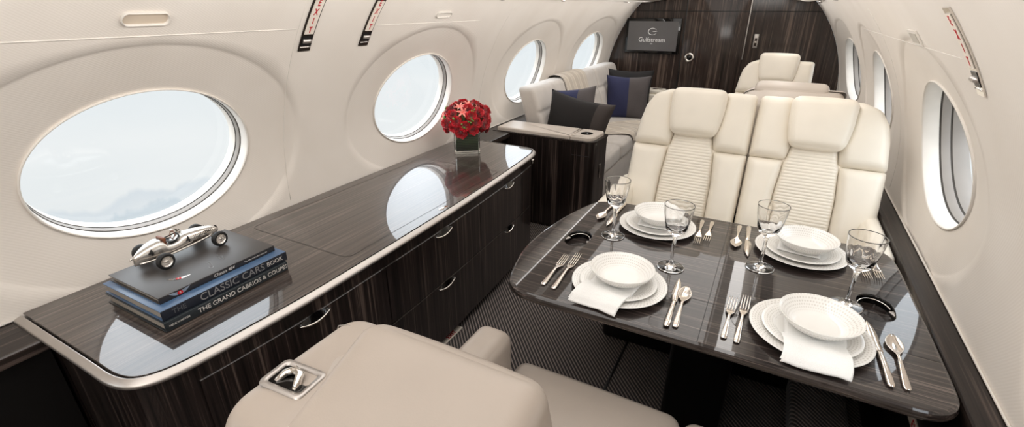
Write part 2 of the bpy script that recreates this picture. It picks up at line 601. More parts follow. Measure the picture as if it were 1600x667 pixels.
# white sidewall head strip closing the wall to the ceiling
def head(side):
    zt = ZT[side]; V = []
    ys = [-1.6 + (YB + 1.6) * i / 20 for i in range(21)]
    for (dh, z) in ((0, zt), (0.004, zt + .012), (.06, zt + .02), (.08, zt + .16)):
        for y in ys: V.append(Vector((CX + side * (half(y, zt) - (0 if dh == 0 else dh)), y, z)))
    return mesh('head', V, grid_faces(21, 4))
struct('trim_3', head(-1), M['wall']); struct('trim_4', head(1), M['wall'])
# panel joint line in the side walls
def joint(side, z, y0, y1, idx):
    pts = [wallpt(side, y0 + (y1 - y0) * i / 24, z, .0002) for i in range(25)]
    V, F = tube(pts, .0020 if side < 0 else .0010, 6)
    struct('trim_%d' % idx, mesh('trim', V, F), M['shellwhite'])
joint(-1, 1.482, -1.5, 1.29, 5); joint(-1, 1.482, 1.72, 2.60, 6); joint(1, 1.44, 1.62, 3.6, 7)
def vjoint(side, y, z0, z1, idx):
    pts = [wallpt(side, y, z0 + (z1 - z0) * i / 16, .0002) for i in range(17)]
    V, F = tube(pts, .0013, 5); struct('trim_%d' % idx, mesh('trim', V, F), M['shellwhite'])
vjoint(-1, 1.30, .74, 1.57, 8); vjoint(-1, 2.92, .74, 1.57, 9); vjoint(1, 2.9, .72, 1.55, 10)

# window ledges (dark veneer) along both walls
def ledge(side, xin, z, ztop_edge, y0, y1, idx):
    ys = [y0 + (y1 - y0) * i / 12 for i in range(13)]
    def strip(ks, nm, mt):
        V = []
        for k in ks:
            for y in ys:
                xw = CX + side * (half(y, z) + .004)
                p = [(xw, z - .06), (xw, z), (xin - side * -.004, z), (xin, z - .004), (xin, z - .035), (xin + side * .03, z - .04), (xin + side * .03, .002)][k]
                V.append(Vector((p[0], y, p[1])))
        struct(nm, mesh('ledge', V, grid_faces(13, len(ks)), False), mt)
    strip(range(5), 'trim_%d' % idx, M['wood_ledge'])
    strip(range(4, 7), 'trim_%d' % (idx + 20), M['black'])
    V = []
    for y in ys:   # pale joint strip at the wall
        pass
    pts = [wallpt(side, y, z + .004, .003) for y in ys]
    VV, FF = tube(pts, .004, 6); struct('trim_%d' % (idx + 1), mesh('trim', VV, FF), M['shellwhite'])
ledge(-1, -1.675, .70, 0, -1.55, .335, 11)
ledge(-1, -1.66, .70, 0, 2.66, YB - .02, 13)
ledge(1, .548, .685, 0, -1.55, YB - .02, 15)

# aft end of the cabin (behind the viewer)
def endwall(y, name, mat):
    zs = [0, .15, .4, .6] + [.6 + (1.62 - .6) * i / 14 for i in range(1, 15)]
    hw = lambda z: half(y, z) if z >= .6 else [1.24, 1.24, 1.24, 1.24][[0, .15, .4, .6].index(z)]
    L = [(CX - hw(z), z) for z in zs]; Rr = [(CX + hw(z), z) for z in zs]
    top = [(CX + math.cos(PI * i / 24) * .86, 1.62 + math.sin(PI * i / 24) ** .8 * .34) for i in range(25)]
    pts = L[::-1] + Rr + top
    V = [Vector((p[0], y, p[1])) for p in pts]; n = len(V)
    return mesh(name, V, [tuple(range(n))], False)
struct('wall_back', endwall(-1.6, 'wall_back', None), M['ceil'])
struct('wall_front', endwall(YB, 'wall_front', None), M['wood_bulk'])

# bulkhead door (veneered sliding leaf) with round pull
D0, D1 = -.955, -.345
V, F = rbox(D1 - D0, .02, 1.92, .004, n=2, k=2)
dr = struct('door_1', mesh('door', [v + Vector(((D0 + D1) / 2, YB - .008, .96)) for v in V], F), M['wood_bulk'])
V, F = rbox(.012, .004, 1.9, .001, n=1, k=1)
obj('door_gap', mesh('gap', [v + Vector((D0 - .004, YB - .019, .96)) for v in V], F), M['black'], dr)
V, F = rbox(.010, .006, .62, .002, n=1, k=2)
obj('edge_strip', mesh('strip', [v + Vector((D1 + .003, YB - .020, 1.36)) for v in V], F), M['champ'], dr)
Mk = Matrix.Translation((-.868, YB - .018, 1.047)) @ Matrix.Rotation(R(90), 4, 'X')
V, F = lathe([(0, .004), (.026, .004), (.028, .012), (.034, .016), (.048, .012), (.052, .004), (.052, 0), (0, 0)], 32)
hd = obj('door_handle', mesh('handle', [Mk @ v for v in V], F), M['chrome'], dr)
V, F = lathe([(0, .012), (.026, .006), (.027, .004)], 24)
obj('pull_recess', mesh('recess', [Mk @ v for v in V], F), M['gloss_black'], hd)
V, F = rbox(1.9, .004, .006, .001, n=1, k=1)
struct('trim_17', mesh('trim', [v + Vector((-.6, YB - .0185, 1.515)) for v in V], F), M['black'])

# ------------------------------------------------------------------ television on the bulkhead
tv = thing('television', 'black framed flat television on the dark veneer bulkhead showing an aircraft maker logo', 'television', (-1.29, YB - .003, 1.083))
V, F = rbox(.60, .04, .37, .008, n=2, k=3)
obj('bezel', mesh('bezel', [v + Vector((0, -.02, .175)) for v in V], F), M['gloss_black'], tv)
t = NT('tv_screen'); b = t.bsdf(Base_Color=srgb(70, 68, 67), Roughness=.15)
b.inputs['Emission Color'].default_value = srgb(74, 71, 70); b.inputs['Emission Strength'].default_value = .55
cc = t.ramp(t.noise(t.coord(), 3, 1), [(.3, srgb(66, 63, 62)), (.7, srgb(78, 75, 74))]); t.l(cc, b.inputs['Emission Color'])
M['screen'] = t.m
scr = obj('screen', mesh('screen', [(-.272, -.041, .022), (.272, -.041, .022), (.272, -.041, .328), (-.272, -.041, .328)], [(0, 1, 2, 3)], False), M['screen'], tv)
t = NT('screen_lettering'); b = t.bsdf(Base_Color=srgb(200, 198, 195), Roughness=.5); b.inputs['Emission Color'].default_value = srgb(205, 202, 200); b.inputs['Emission Strength'].default_value = .25
M['scrtext'] = t.m
fm = frame_M((0, -.0425, .135), (1, 0, 0), (0, 0, 1))
obj('lettering', xf(text_me('Gulfstream', .066, ext=.0004), fm), M['scrtext'], scr)
obj('small_lettering', xf(text_me('650', .016, ext=.0004), frame_M((0, -.0425, .095), (1, 0, 0), (0, 0, 1))), M['scrtext'], scr)
# swept oval G emblem: two open arcs and a bar
mb = MB()
arc = [( .046 * math.cos(a), .034 * math.sin(a) * (1 if math.sin(a) > 0 else 1)) for a in [R(25) + R(310) * i / 40 for i in range(41)]]
mb.add(*tube([(x, -.0425, .222 + z) for x, z in arc], [.0012 + .003 * math.sin(PI * i / 40) for i in range(41)], 6))
mb.add(*tube([(.002, -.0425, .222), (.030, -.0425, .222), (.052, -.0425, .226)], [.002, .0026, .0012], 6))
obj('emblem', mb.mesh('emblem'), M['scrtext'], scr)

sw = thing('wall_switch', 'small silver switch plate on the bulkhead right of the door', 'switch', (-.245, YB - .003, 1.235))
V, F = rbox(.042, .012, .135, .004, n=2, k=2); obj('plate', mesh('plate', [v + Vector((0, -.006, 0)) for v in V], F), M['champ'], sw)
for zz in (-.03, .012):
    V, F = rbox(.022, .006, .034, .003, n=1, k=2); obj('button', mesh('button', [v + Vector((0, -.014, zz)) for v in V], F), M['bronze'], sw)
V, F = lathe([(0, .003), (.008, .003), (.009, 0)], 16)
obj('lamp', mesh('lamp', [Matrix.Translation((0, -.0175, -.008)) @ Matrix.Rotation(R(90), 4, 'X') @ v for v in V], F), M['cream'], sw)

# ------------------------------------------------------------------ EXIT straps, slots and latch on the walls
def wall_patch(side, y0, y1, z0, z1, inn, nz=14, ny=2, thick=.004, sl=0.0, zr=0.0):
    """curved plate lying on the wall"""
    V = []
    for layer in (inn + thick, inn):
        for j in range(nz + 1):
            for i in range(ny + 1):
                zz = z0 + (z1 - z0) * j / nz; V.append(wallpt(side, y0 + (y1 - y0) * i / ny + sl * (zz - zr), zz, layer))
    n = (ny + 1) * (nz + 1); w = ny + 1
    F = grid_faces(w, nz + 1) + [tuple(x + n for x in f) for f in grid_faces(w, nz + 1)]
    bd = [i for i in range(w)] + [(j + 1) * w - 1 for j in range(1, nz + 1)] + [nz * w + i for i in range(w - 2, -1, -1)] + [j * w for j in range(nz - 1, 0, -1)]
    F += [(bd[i], bd[(i + 1) % len(bd)], bd[(i + 1) % len(bd)] + n, bd[i] + n) for i in range(len(bd))]
    return V, F
def exit_strap(side, yc, w, z0, z1, ztop, label):
    th = thing('exit_strap', label, 'exit sign', group='exit pull straps on the side walls')
    sl = -.30 if side > 0 else 0.0; kw = dict(sl=sl, zr=z0)
    ya, yb = yc - w / 2, yc + w / 2
    fr = obj('bezel', mesh('bezel', *wall_patch(side, ya, yb, z0, z1, .0005, **kw)), M['bronze'] if side < 0 else M['chrome'], th); flat(fr)
    pz0 = z0 + .065
    pl = obj('placard', mesh('placard', *wall_patch(side, ya + .006, yb - .006, pz0, z1 - .012, .0048, thick=.002, **kw)), M['cream'], th); flat(pl)
    ht = (ztop - pz0) / 4
    mb = MB()
    for i, ch in enumerate('EXIT'):
        tm = text_me(ch, ht * .98, ext=.0004, bold=.0006)
        zc = ztop - ht * (i + .5)
        vv = [wallpt(side, yc + (-side) * v.co.x * .82 + sl * (zc + v.co.y - z0), zc + v.co.y, .0073 + v.co.z) for v in tm.vertices]
        mb.add(vv, [tuple(p.vertices) for p in tm.polygons])
    obj('lettering', mb.mesh('lettering', False), M['red'], pl)
    o = obj('window_slot', mesh('slot', *wall_patch(side, ya + .005, yb - .005, z0 + .022, pz0 - .008, .0048, nz=4, thick=.001, **kw)), M['black'], th); flat(o)
    zc = (z0 + .022 + pz0 - .008) / 2
    pts = [wallpt(side, ya + .010 + (w - .02) * i / 4 + sl * (zc - z0), zc, .006) for i in range(5)]
    obj('roller', mesh('roller', *tube(pts, (pz0 - z0) * .13, 10)), M['champ'], th)
    pts = [wallpt(side, ya + .004 + (w - .008) * i / 4 + sl * .016, z0 + .016, .005) for i in range(5)]
    obj('bar', mesh('bar', *tube(pts, .0028, 8)), M['chrome'], th)
    return th
exit_strap(-1, 1.350, .055, 1.40, 1.597, 1.592, 'dark framed EXIT strap with red letters on the wall, nearer the car model')
exit_strap(-1, 1.672, .055, 1.40, 1.597, 1.592, 'dark framed EXIT strap with red letters on the wall, nearer the flower vase')
exit_strap(1, 1.555, .055, 1.365, 1.560, 1.548, 'silver framed EXIT strap with red letters on the wall beside the dining table')

def slot(side, yc, zc, L, H, label, mat_in):
    th = thing('wall_recess', label, 'wall fitting')
    n = 40; V = []
    prof = [(1.0, .0), (1.0, .006), (.9, .009), (.80, .006), (.76, -.012)]
    for (k, d) in prof:
        for i in range(n):
            a = 2 * PI * i / n
            # stadium outline
            cx, sx = math.cos(a), math.sin(a)
            hw = L / 2 - H / 2; e = (1 - k) * H / 2
            y = yc + (hw if cx > 0 else -hw) + cx * (H / 2 - e); z = zc + sx * (H / 2 - e)
            V.append(wallpt(side, y, z, d))
    obj('rim', mesh('rim', V, grid_faces(n, len(prof), True)), M['shellwhite'], th)
    # inset floor
    rim = []
    for i in range(n):
        a = 2 * PI * i / n; hw = L / 2 - H / 2
        rim.append(wallpt(side, yc + (hw if math.cos(a) > 0 else -hw) + math.cos(a) * H * .39, zc + math.sin(a) * H * .39, .001))
    obj('recess', mesh('recess', rim, [tuple(range(n))], False), mat_in, th)
M['recess'] = plain('recess_shadow', srgb(205, 190, 172), .6)
slot(-1, .772, 1.530, .125, .035, 'long oval white recess high on the wall above the big left window', M['recess'])
slot(-1, 2.19, 1.522, .125, .026, 'small oval white recess high on the wall above the flower vase window', M['shellwhite'])
M['latch'] = plain('latch_grey', srgb(190, 184, 174), .5)
th = thing('wall_latch', 'small rounded square latch plate on the right wall above the window', 'wall fitting')
o = obj('plate', mesh('plate', *wall_patch(1, 2.03, 2.17, 1.445, 1.49, .0005, nz=4, ny=4)), M['shellwhite'], th); flat(o)
o = obj('latch', mesh('latch', *wall_patch(1, 2.045, 2.14, 1.453, 1.482, .0045, nz=4, ny=4, thick=.002)), M['latch'], th); flat(o)

# ------------------------------------------------------------------ credenza
cz = thing('credenza', 'long dark ebony veneer credenza under the left windows with silver edged glossy top', 'credenza', (0, 0, 0))
front = [(-1.262, .325), (-1.20, .42), (-1.172, .62), (-1.164, .84), (-1.166, 1.15), (-1.176, 1.77), (-1.200, 2.20), (-1.222, 2.50), (-1.262, 2.66)]
XW = lambda y: CX - half(y, .72) + .012
frontS = [(-1.40, .318), (-1.30, .320)] + [(-1.235, .345), (-1.195, .41), (-1.178, .52), (-1.166, .68), (-1.160, .84), (-1.161, 1.15), (-1.167, 1.50), (-1.176, 1.77), (-1.190, 2.05), (-1.208, 2.33), (-1.222, 2.50), (-1.236, 2.60), (-1.270, 2.67), (-1.33, 2.698)]
cp = catmull(frontS, 5, closed=False)
ctop = [(XW(.33), .318)] + cp + [(-1.55, 2.705), (XW(2.7), 2.71)]
ctop += [(XW(y), y) for y in (2.2, 1.6, 1.0, .6)]
inner = offset_poly(ctop, .026)
# keep wall side flush
inner = [(p[0] if p[0] > -1.78 else q[0], p[1]) for p, q in zip(inner, ctop)]
top = obj('top', slab(inner, [(0, .690), (0, .7195), (.0008, .720)], name='top'), M['wood_y'], cz)
# champagne edge trim: sloping band round near end, front and far end
def trim_strip(i0, i1, prof, name):
    V = []; ids = list(range(i0, i1))
    for (d, z) in prof:
        pp = offset_poly(ctop, d) if d else ctop
        for i in ids: V.append(Vector((pp[i][0], pp[i][1], z)))
    return mesh(name, V, grid_faces(len(ids), len(prof)))
L = len(cp)
prof = [(.0185, .7203), (.0165, .7211), (.0150, .7206), (.0035, .7110), (.0010, .7085), (.0, .7050), (.0, .700), (.003, .698), (.020, .697)]
spl = 21
obj('edge_trim', trim_strip(0, spl + 1, prof, 'trim'), M['champ'], cz)
prof2 = [(d + (.0006 if d > 0 else 0), z) for d, z in prof]
obj('edge_trim', trim_strip(spl, L + 3, prof, 'trim'), M['champ'], cz)
# carcass
body = offset_poly(ctop, .022)
obj('carcass', slab(body, [(.06, 0), (.06, .055), (.004, .057), (.004, .690)], name='carcass'), M['wood_v'], cz)
M['wood_hatch'] = M['wood_y']
# hatch line inlaid in the top (thin dark groove)
hp = round_poly([(-1.79, 1.05), (-1.246, 1.05), (-1.250, 2.17), (-1.79, 2.17)], [.03, .03, .03, .03], 6)
mb = MB(); a = offset_poly(hp, -.0013); b_ = offset_poly(hp, .0013); n = len(hp)
mb.add([(p[0], p[1], .7204) for p in a] + [(p[0], p[1], .7204) for p in b_], [(i, (i + 1) % n, n + (i + 1) % n, n + i) for i in range(n)])
obj('hatch_joint', mb.mesh('joint', False), M['black'], top)
V, F = rbox(.020, .055, .002, .0008, n=1, k=1)
obj('latch', mesh('latch', [Matrix.Translation((-1.216, 1.60, .7205)) @ v for v in V], F), M['chrome'], top)
# drawer fronts following the bowed front
def front_x(y, inset):
    pp = offset_poly(ctop, inset)
    pts = pp[1:1 + L]
    for p, q in zip(pts[:-1], pts[1:]):
        if p[1] <= y <= q[1] and q[1] > p[1]:
            return p[0] + (q[0] - p[0]) * (y - p[1]) / (q[1] - p[1])
    return pts[-1][0]
INS = {}
def fx(y, out=0.0):
    if not INS:
        pp = offset_poly(ctop, .022)[1:1 + L]
        INS['p'] = pp
    pts = INS['p']
    for p, q in zip(pts[:-1], pts[1:]):
        if p[1] <= y <= q[1] and q[1] > p[1]:
            return p[0] + (q[0] - p[0]) * (y - p[1]) / (q[1] - p[1]) + out
    return pts[-1][0] + out
def front_panel(y0, y1, z0, z1, name):
    n = 14; V = []
    prof = [(z0, 0), (z0, .004), (z0 + .002, .006), (z1 - .002, .006), (z1, .004), (z1, 0)]
    for (z, o) in prof:
        for i in range(n + 1):
            y = y0 + (y1 - y0) * i / n
            e = .003 if 0 < i < n else 0
            V.append(Vector((fx(y, -.004 + o), y, z)))
    F = grid_faces(n + 1, len(prof))
    return mesh(name, V, F, False)
def pull(parent, y0, y1, z):
    """crescent finger pull: dark lens shaped cup with a bright lower lip"""
    yc = (y0 + y1) / 2; w = (y1 - y0) / 2; n = 20
    low = []; upp = []
    for i in range(n + 1):
        s = -1 + 2 * i / n
        y = yc + s * w
        sag = (1 - s * s)
        low.append(Vector((fx(y, .010 + .004 * sag), y, z - .014 * sag)))
        upp.append(Vector((fx(y, .0035), y, z + .016 * sag)))
    V = low + upp; F = [(i, i + 1, n + 2 + i, n + 1 + i) for i in range(n)]
    p = obj('handle', mesh('cup', V, F), M['gloss_black'], parent)
    obj('handle_lip', mesh('lip', *tube(low, [.0012 + .0030 * math.sqrt(max(0, 1 - (-1 + 2 * i / n) ** 2)) for i in range(n + 1)], 8)), M['chrome'], p)
cols = [(.47, 1.165, .765, .885), (1.169, 1.885, 1.485, 1.615), (1.889, 2.585, 2.165, 2.285)]
for (a, b_, h0, h1) in cols:
    for (z0, z1, hz) in ((.374, .640, .628), (.06, .370, .356)):
        d = obj('drawer', front_panel(a, b_, z0, z1, 'drawer'), M['wood_v'], cz)
        pull(d, h0 , h1 , hz)
V, F = rbox(.012, .03, .03, .005, n=1, k=3)
obj('latch', mesh('latch', [v + Vector((fx(2.615, .006), 2.615, .655)) for v in V], F), M['chrome'], cz)

# ------------------------------------------------------------------ seats
def backplane(base, tilt):
    P0 = Vector(base); U = Vector((0, -math.sin(tilt), math.cos(tilt))); N = Vector((0, math.cos(tilt), math.sin(tilt)))
    return lambda u, v, h: P0 + Vector((u, 0, 0)) + U * v + N * h

def gridpad(name, place, left, right, v0, v1, T, er=.03, bulge=.012, rc=.03, nu=18, nv=24, ribs=None, h0=0.0, curve=0.0):
    """upholstered pad between left(v) and right(v)"""
    us = [.5 - .5 * math.cos(PI * (i / nu)) for i in range(nu + 1)]
    if ribs: vs = [i / nv for i in range(nv + 1)]
    else: vs = [.5 - .5 * math.cos(PI * (i / nv)) for i in range(nv + 1)]
    V = []
    for t in vs:
        v = v0 + (v1 - v0) * t
        l, r = left(v), right(v)
        dv = min(v - v0, v1 - v)
        ins = rc - math.sqrt(max(0, rc * rc - (rc - dv) ** 2)) if dv < rc else 0
        l2, r2 = l + ins, r - ins
        W = r2 - l2
        for s in us:
            u = l2 + W * s
            du = min(s, 1 - s) * W
            f = lambda d: math.sqrt(max(0, 1 - (1 - min(1, d / er)) ** 2))
            h = T * f(du) * f(dv)
            h += bulge * (1 - (2 * s - 1) ** 2) * (1 - (2 * t - 1) ** 2)
            if ribs and dv > .005:
                h += ribs[1] * (abs(math.sin(PI * (v - v0) / ribs[0])) ** .6 - .6) * f(du)
            V.append(place(u, v, h0 + h + curve * u * u))
    return mesh(name, V, grid_faces(nu + 1, nv + 1))

def lerp_pts(pts):
    def f(v):
        if v <= pts[0][0]: return pts[0][1]
        for (a, x), (b, y) in zip(pts[:-1], pts[1:]):
            if v <= b:
                t = (v - a) / (b - a); t = t * t * (3 - 2 * t) * .5 + t * .5
                return x + (y - x) * t
        return pts[-1][1]
    return f

def seat(name, label, loc, rz, s=1, group=None, tilt=21, arms=(1,), handle=False, mat=None, shellmat=None, by=-.25, depth=.46, hw=.275, hthick=.10, sofa_arm=.085, armfront=.20, vt=.74, hv=.668, caps=False, hwid=.27, aoff=.285, armtop=.60):
    """club seat facing +y; s = which side is the outer (rounded) side"""
    mat = mat or M['ivory']; shellmat = shellmat or mat
    th = thing(name, label, 'seat', loc, rz, group)
    # pedestal
    V, F = rbox(.44, .46, .27, .03, n=2, k=3); obj('base', mesh('base', [v + Vector((0, .0, .136)) for v in V], F), M['black'], th)
    V, F = rbox(.55, depth, .17, .045, n=8, k=5, puff=(0, .012, .016))
    obj('seat_cushion', mesh('cushion', [v + Vector((0, by + depth / 2 + .02, .362)) for v in V], F), mat, th)
    ti = R(tilt)
    pl = backplane((0, by, .42), ti)
    k_ = vt / .74
    out_edge = lerp_pts([(0, .298), (.25, .304), (.45 * k_, .300), (.56 * k_, .288), (.64 * k_, .272), (.70 * k_, .238), (vt, .165)])
    gap_edge = lerp_pts([(0, .272), (.6 * k_, .272), (.72 * k_, .268), (vt, .262)])
    hl = lerp_pts([(0, .135), (.30, .130), (.45, .118), (.50, .105), (.56, .095), (.60, .108), (.80, .125)])
    # shell: thick rounded body behind the pads
    def side(sign):
        e = out_edge if sign == s else gap_edge
        return lambda v: sign * (e(v) - .006)
    backp = lambda u, v, h: pl(u, v, -h)
    shell = MB()
    a = gridpad('x', backp, side(-1), side(1), -.12, vt - .005, .135, er=.06, bulge=.02, rc=.04, nu=22, nv=30)
    shell.addmesh(a)
    b2 = gridpad('x', pl, side(-1), side(1), -.12, vt - .005, .012, er=.02, bulge=0, rc=.04, nu=22, nv=30)
    shell.addmesh(b2)
    obj('back_shell', clean(shell.mesh('shell'), 1e-5), shellmat, th)
    # pads
    for sg in (-1, 1):
        e = out_edge if sg == s else gap_edge
        if sg > 0: lf, rt = (lambda v: hl(v) - .002), (lambda v, e=e: e(v))
        else: lf, rt = (lambda v, e=e: -e(v)), (lambda v: -hl(v) + .002)
        obj('side_bolster', gridpad('bolster', pl, lf, rt, -.02, .452 * k_, .058, er=.040, bulge=.010, rc=.012), mat, th)
        obj('shoulder_pad', gridpad('shoulder', pl, lf, rt, .449 * k_, vt, .056, er=.040, bulge=.010, rc=.014), mat, th)
    nr = 39
    obj('ribbed_panel', gridpad('panel', pl, lambda v: -hl(v), lambda v: hl(v), -.02, .575, .040, er=.02, bulge=.008, rc=.01, nu=16, nv=nr * 7, ribs=(.595 / nr, .0032)), mat, th)
    # headrest
    hw2 = hthick
    V, F = rbox(hwid, hw2, .235, .035, n=8, k=5, puff=(.0, .012, .006))
    hp_ = []
    for v in V:
        x, y, z = v
        k = 1 + .03 * z / .1175 - .12 * max(0, (-z / .1175)) ** 1.3
        hp_.append(pl(x * k, hv + z, .085 - hw2 / 2 + y + .012))
    obj('headrest', mesh('headrest', hp_, F), mat, th)
    if caps:
        for sg in (-1, 1):
            oc = sg == s
            V, F = rbox(.185, .30 if oc else .25, .24, .06, n=6, k=6, puff=(0, 0, .004))
            cp_ = obj('shoulder_cap', mesh('cap', [v + Vector((sg * (.218 if oc else .180), -.518 if oc else -.575, .918 if oc else .915)) for v in V], F), mat, th)
            if not oc: continue
            pts = [(sg * .311, -.425, .97), (sg * .306, -.425, 1.00), (sg * .293, -.425, 1.026), (sg * .268, -.426, 1.0375), (sg * .22, -.428, 1.0402), (sg * .16, -.432, 1.0400), (sg * .125, -.435, 1.038)]
            obj('seam', mesh('seam', *tube(pts, .0012, 6)), M['ringgrey'], cp_)
    for sg in arms:
        aw = sofa_arm
        V, F = rbox(aw, .52, .36, .04, n=6, k=5, puff=(.006, 0, .006))
        V = [Vector((v.x, v.y, v.z * (1 if v.y < .1 else 1) )) for v in V]
        ar = obj('armrest', mesh('armrest', [v + Vector((sg * (aoff + aw / 2), armfront - .26, armtop - .18)) for v in V], F), mat, th)
        # stitched front panel
        V, F = rbox(aw * .62, .008, .24, .003, n=2, k=2)
        obj('stitched_panel', mesh('panel', [v + Vector((sg * (aoff + aw / 2), armfront + .0015, armtop - .20)) for v in V], F), mat, ar)
    return th, pl

# pair facing the viewer across the table
GF = 'twin ivory seats behind the dining table'
seat('lounge_seat', 'ivory leather lounge seat behind the table on the sofa side', (-.322, 2.20, 0), PI, s=1, arms=(1,), group=GF, tilt=19, aoff=.250, sofa_arm=.10, armtop=.68, armfront=.105, hthick=.085, vt=.775, hv=.655, hwid=.265)
seat('lounge_seat', 'ivory leather lounge seat behind the table on the window wall side', (.228, 2.20, 0), PI, s=-1, arms=(-1,), group=GF, tilt=19, aoff=.236, sofa_arm=.085, armtop=.68, armfront=.105, hthick=.085, vt=.775, hv=.655, hwid=.265)
# pair in the foreground, backs to the viewer
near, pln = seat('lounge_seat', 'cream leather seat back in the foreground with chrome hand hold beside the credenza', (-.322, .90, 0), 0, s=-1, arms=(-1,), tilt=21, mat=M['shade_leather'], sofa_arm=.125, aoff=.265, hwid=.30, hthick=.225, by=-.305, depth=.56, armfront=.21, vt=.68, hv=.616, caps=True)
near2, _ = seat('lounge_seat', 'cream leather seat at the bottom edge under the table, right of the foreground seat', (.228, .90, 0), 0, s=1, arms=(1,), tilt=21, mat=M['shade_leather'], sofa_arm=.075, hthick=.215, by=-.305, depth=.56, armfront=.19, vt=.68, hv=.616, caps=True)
# single club seats beyond
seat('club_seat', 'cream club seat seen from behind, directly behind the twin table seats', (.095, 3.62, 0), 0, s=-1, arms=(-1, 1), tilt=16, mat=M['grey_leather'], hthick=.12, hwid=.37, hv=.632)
seat('club_seat', 'white leather club seat farthest away in front of the bulkhead', (.005, 4.40, 0), PI, s=1, arms=(-1, 1), tilt=16, hthick=.09, hwid=.30)

# chrome hand hold let into the shoulder of the foreground seat
hh = bpy.data.objects.new('hand_hold', None); COL.objects.link(hh); hh.parent = near
hh.location = (-.236, -.566, 1.0412); hh.rotation_euler = (0, 0, R(4))
mb = MB()
ro = round_poly([(-.043, -.030), (.043, -.030), (.043, .030), (-.043, .030)], [.010] * 4, 5)
ri = round_poly([(-.033, -.020), (.033, -.020), (.033, .020), (-.033, .020)], [.006] * 4, 5)
n = len(ro)
V = [Vector((p[0], p[1], 0)) for p in ro] + [Vector((p[0] * .96, p[1] * .96, .0035)) for p in ro] + [Vector((p[0], p[1], .002)) for p in ri] + [Vector((p[0], p[1], -.03)) for p in ri]
obj('bezel', mesh('bezel', V, grid_faces(n, 4, True)), M['champ'], hh)
obj('recess', mesh('recess', [Vector((p[0], p[1], .0005)) for p in ri], [tuple(range(len(ri)))], False), M['gloss_black'], hh)
obj('grip', mesh('grip', *tube([(-.020, -.014, .0), (-.016, .002, .005), (-.004, .010, .008), (.010, .006, .007), (.018, -.008, .004), (.020, -.016, .0)], [.004, .006, .007, .007, .006, .004], 12)), M['chrome'], hh)

# ------------------------------------------------------------------ dining table
TZ = .70
tb = thing('dining_table', 'glossy dark veneer conference table laid for four between the facing seats', 'table')
tl = [(-.60, 2.085), (-.655, 2.035), (-.695, 1.90), (-.724, 1.754), (-.740, 1.60), (-.738, 1.47), (-.718, 1.36), (-.690, 1.262), (-.655, 1.208), (-.60, 1.180)]
fr_ = [(-.50, 1.176), (-.30, 1.178), (.0, 1.180), (.25, 1.178), (.40, 1.176), (.46, 1.178)]
rt_ = [(.505, 1.198), (.534, 1.245), (.540, 1.32), (.538, 1.45), (.535, 1.63), (.531, 1.80), (.527, 1.95), (.518, 2.03), (.495, 2.08), (.45, 2.103)]
bk_ = [(.30, 2.108), (.0, 2.110), (-.30, 2.110), (-.50, 2.106)]
tpoly = catmull(tl + fr_ + rt_ + bk_, 5)
ar = sum(tpoly[i - 1][0] * tpoly[i][1] - tpoly[i][0] * tpoly[i - 1][1] for i in range(len(tpoly)))
if ar < 0: tpoly = tpoly[::-1]
def cup_outline(cx, cy, r):
    # round well with a smaller bite either side
    out = []
    for i in range(44):
        a = 2 * PI * i / 44
        rr = r * (1 - .10 * math.exp(-((math.cos(a) ** 2 - 1) / .25) ** 2))
        out.append((cx + rr * math.cos(a) * .95, cy + rr * math.sin(a) * 1.34))
    return out
CUPS = [(-.578, 1.640, .057), (.412, 1.628, .060)]
holes = [cup_outline(*c)[::-1] for c in CUPS]
obj('tabletop', slab(tpoly, [(.02, .668), (.006, .670), (0, .676), (0, .688), (.002, .694), (.006, .698), (.012, .700)], holes=holes, name='tabletop'), M['wood_x'], tb)
for o in tb.children:
    for p in o.data.polygons: p.use_smooth = False
obj('edge_highlight', mesh('edge', *tube([(p[0], p[1], .680) for p in offset_poly(tpoly, .001)], .0020, 6, closed=True)), M['bronze'], tb)
# leaf joints (fine dark lines)
def zline(a, b, w, z):
    a = Vector(a); b = Vector(b); d = (b - a).normalized(); q = Vector((-d.y, d.x)) * w / 2
    return [(a.x - q.x, a.y - q.y, z), (b.x - q.x, b.y - q.y, z), (b.x + q.x, b.y + q.y, z), (a.x + q.x, a.y + q.y, z)], [(0, 1, 2, 3)]
mb = MB(); mb.add(*zline((-.052, 1.19), (-.052, 2.10), .0022, .7004)); mb.add(*zline((-.70, 1.41), (.53, 1.405), .0016, .7004))
obj('leaf_joint', mb.mesh('joint', False), M['black'], tb)
for (cx, cy, r) in CUPS:
    out = cup_outline(cx, cy, r); n = len(out); V = []
    for (k, z) in ((1.0, .7005), (.985, .7008), (.97, .695), (.955, .64), (.9, .632), (0.0, .632)):
        V += [Vector((cx + (p[0] - cx) * k, cy + (p[1] - cy) * k, z)) for p in out]
    ch = obj('cup_holder', mesh('cup', V, grid_faces(n, 6, True)), M['gloss_black'], tb)
    # bright crescent lips
    sgn = 1
    pts = [(cx + math.cos(a) * r * .78, cy + math.sin(a) * r * 1.16, .690) for a in [R(20) + R(140) * i / 16 for i in range(17)]]
    obj('lip', mesh('lip', *tube(pts, .0022, 6)), M['chrome'], ch)
    for sg in (-1, 1):
        V, F = rbox(.022, .028, .006, .003, n=2, k=3)
        obj('tab', mesh('tab', [Matrix.Translation((cx + sg * r * .86, cy - .004, .692)) @ Matrix.Rotation(sg * .5, 4, 'Z') @ v for v in V], F), M['champ'], ch)
V, F = rbox(.215, .36, .665, .02, n=2, k=4); obj('pedestal', mesh('pedestal', [v + Vector((-.045, 1.70, .3335)) for v in V], F), M['black'], tb)
V, F = rbox(.215, .36, .03, .012, n=2, k=4)

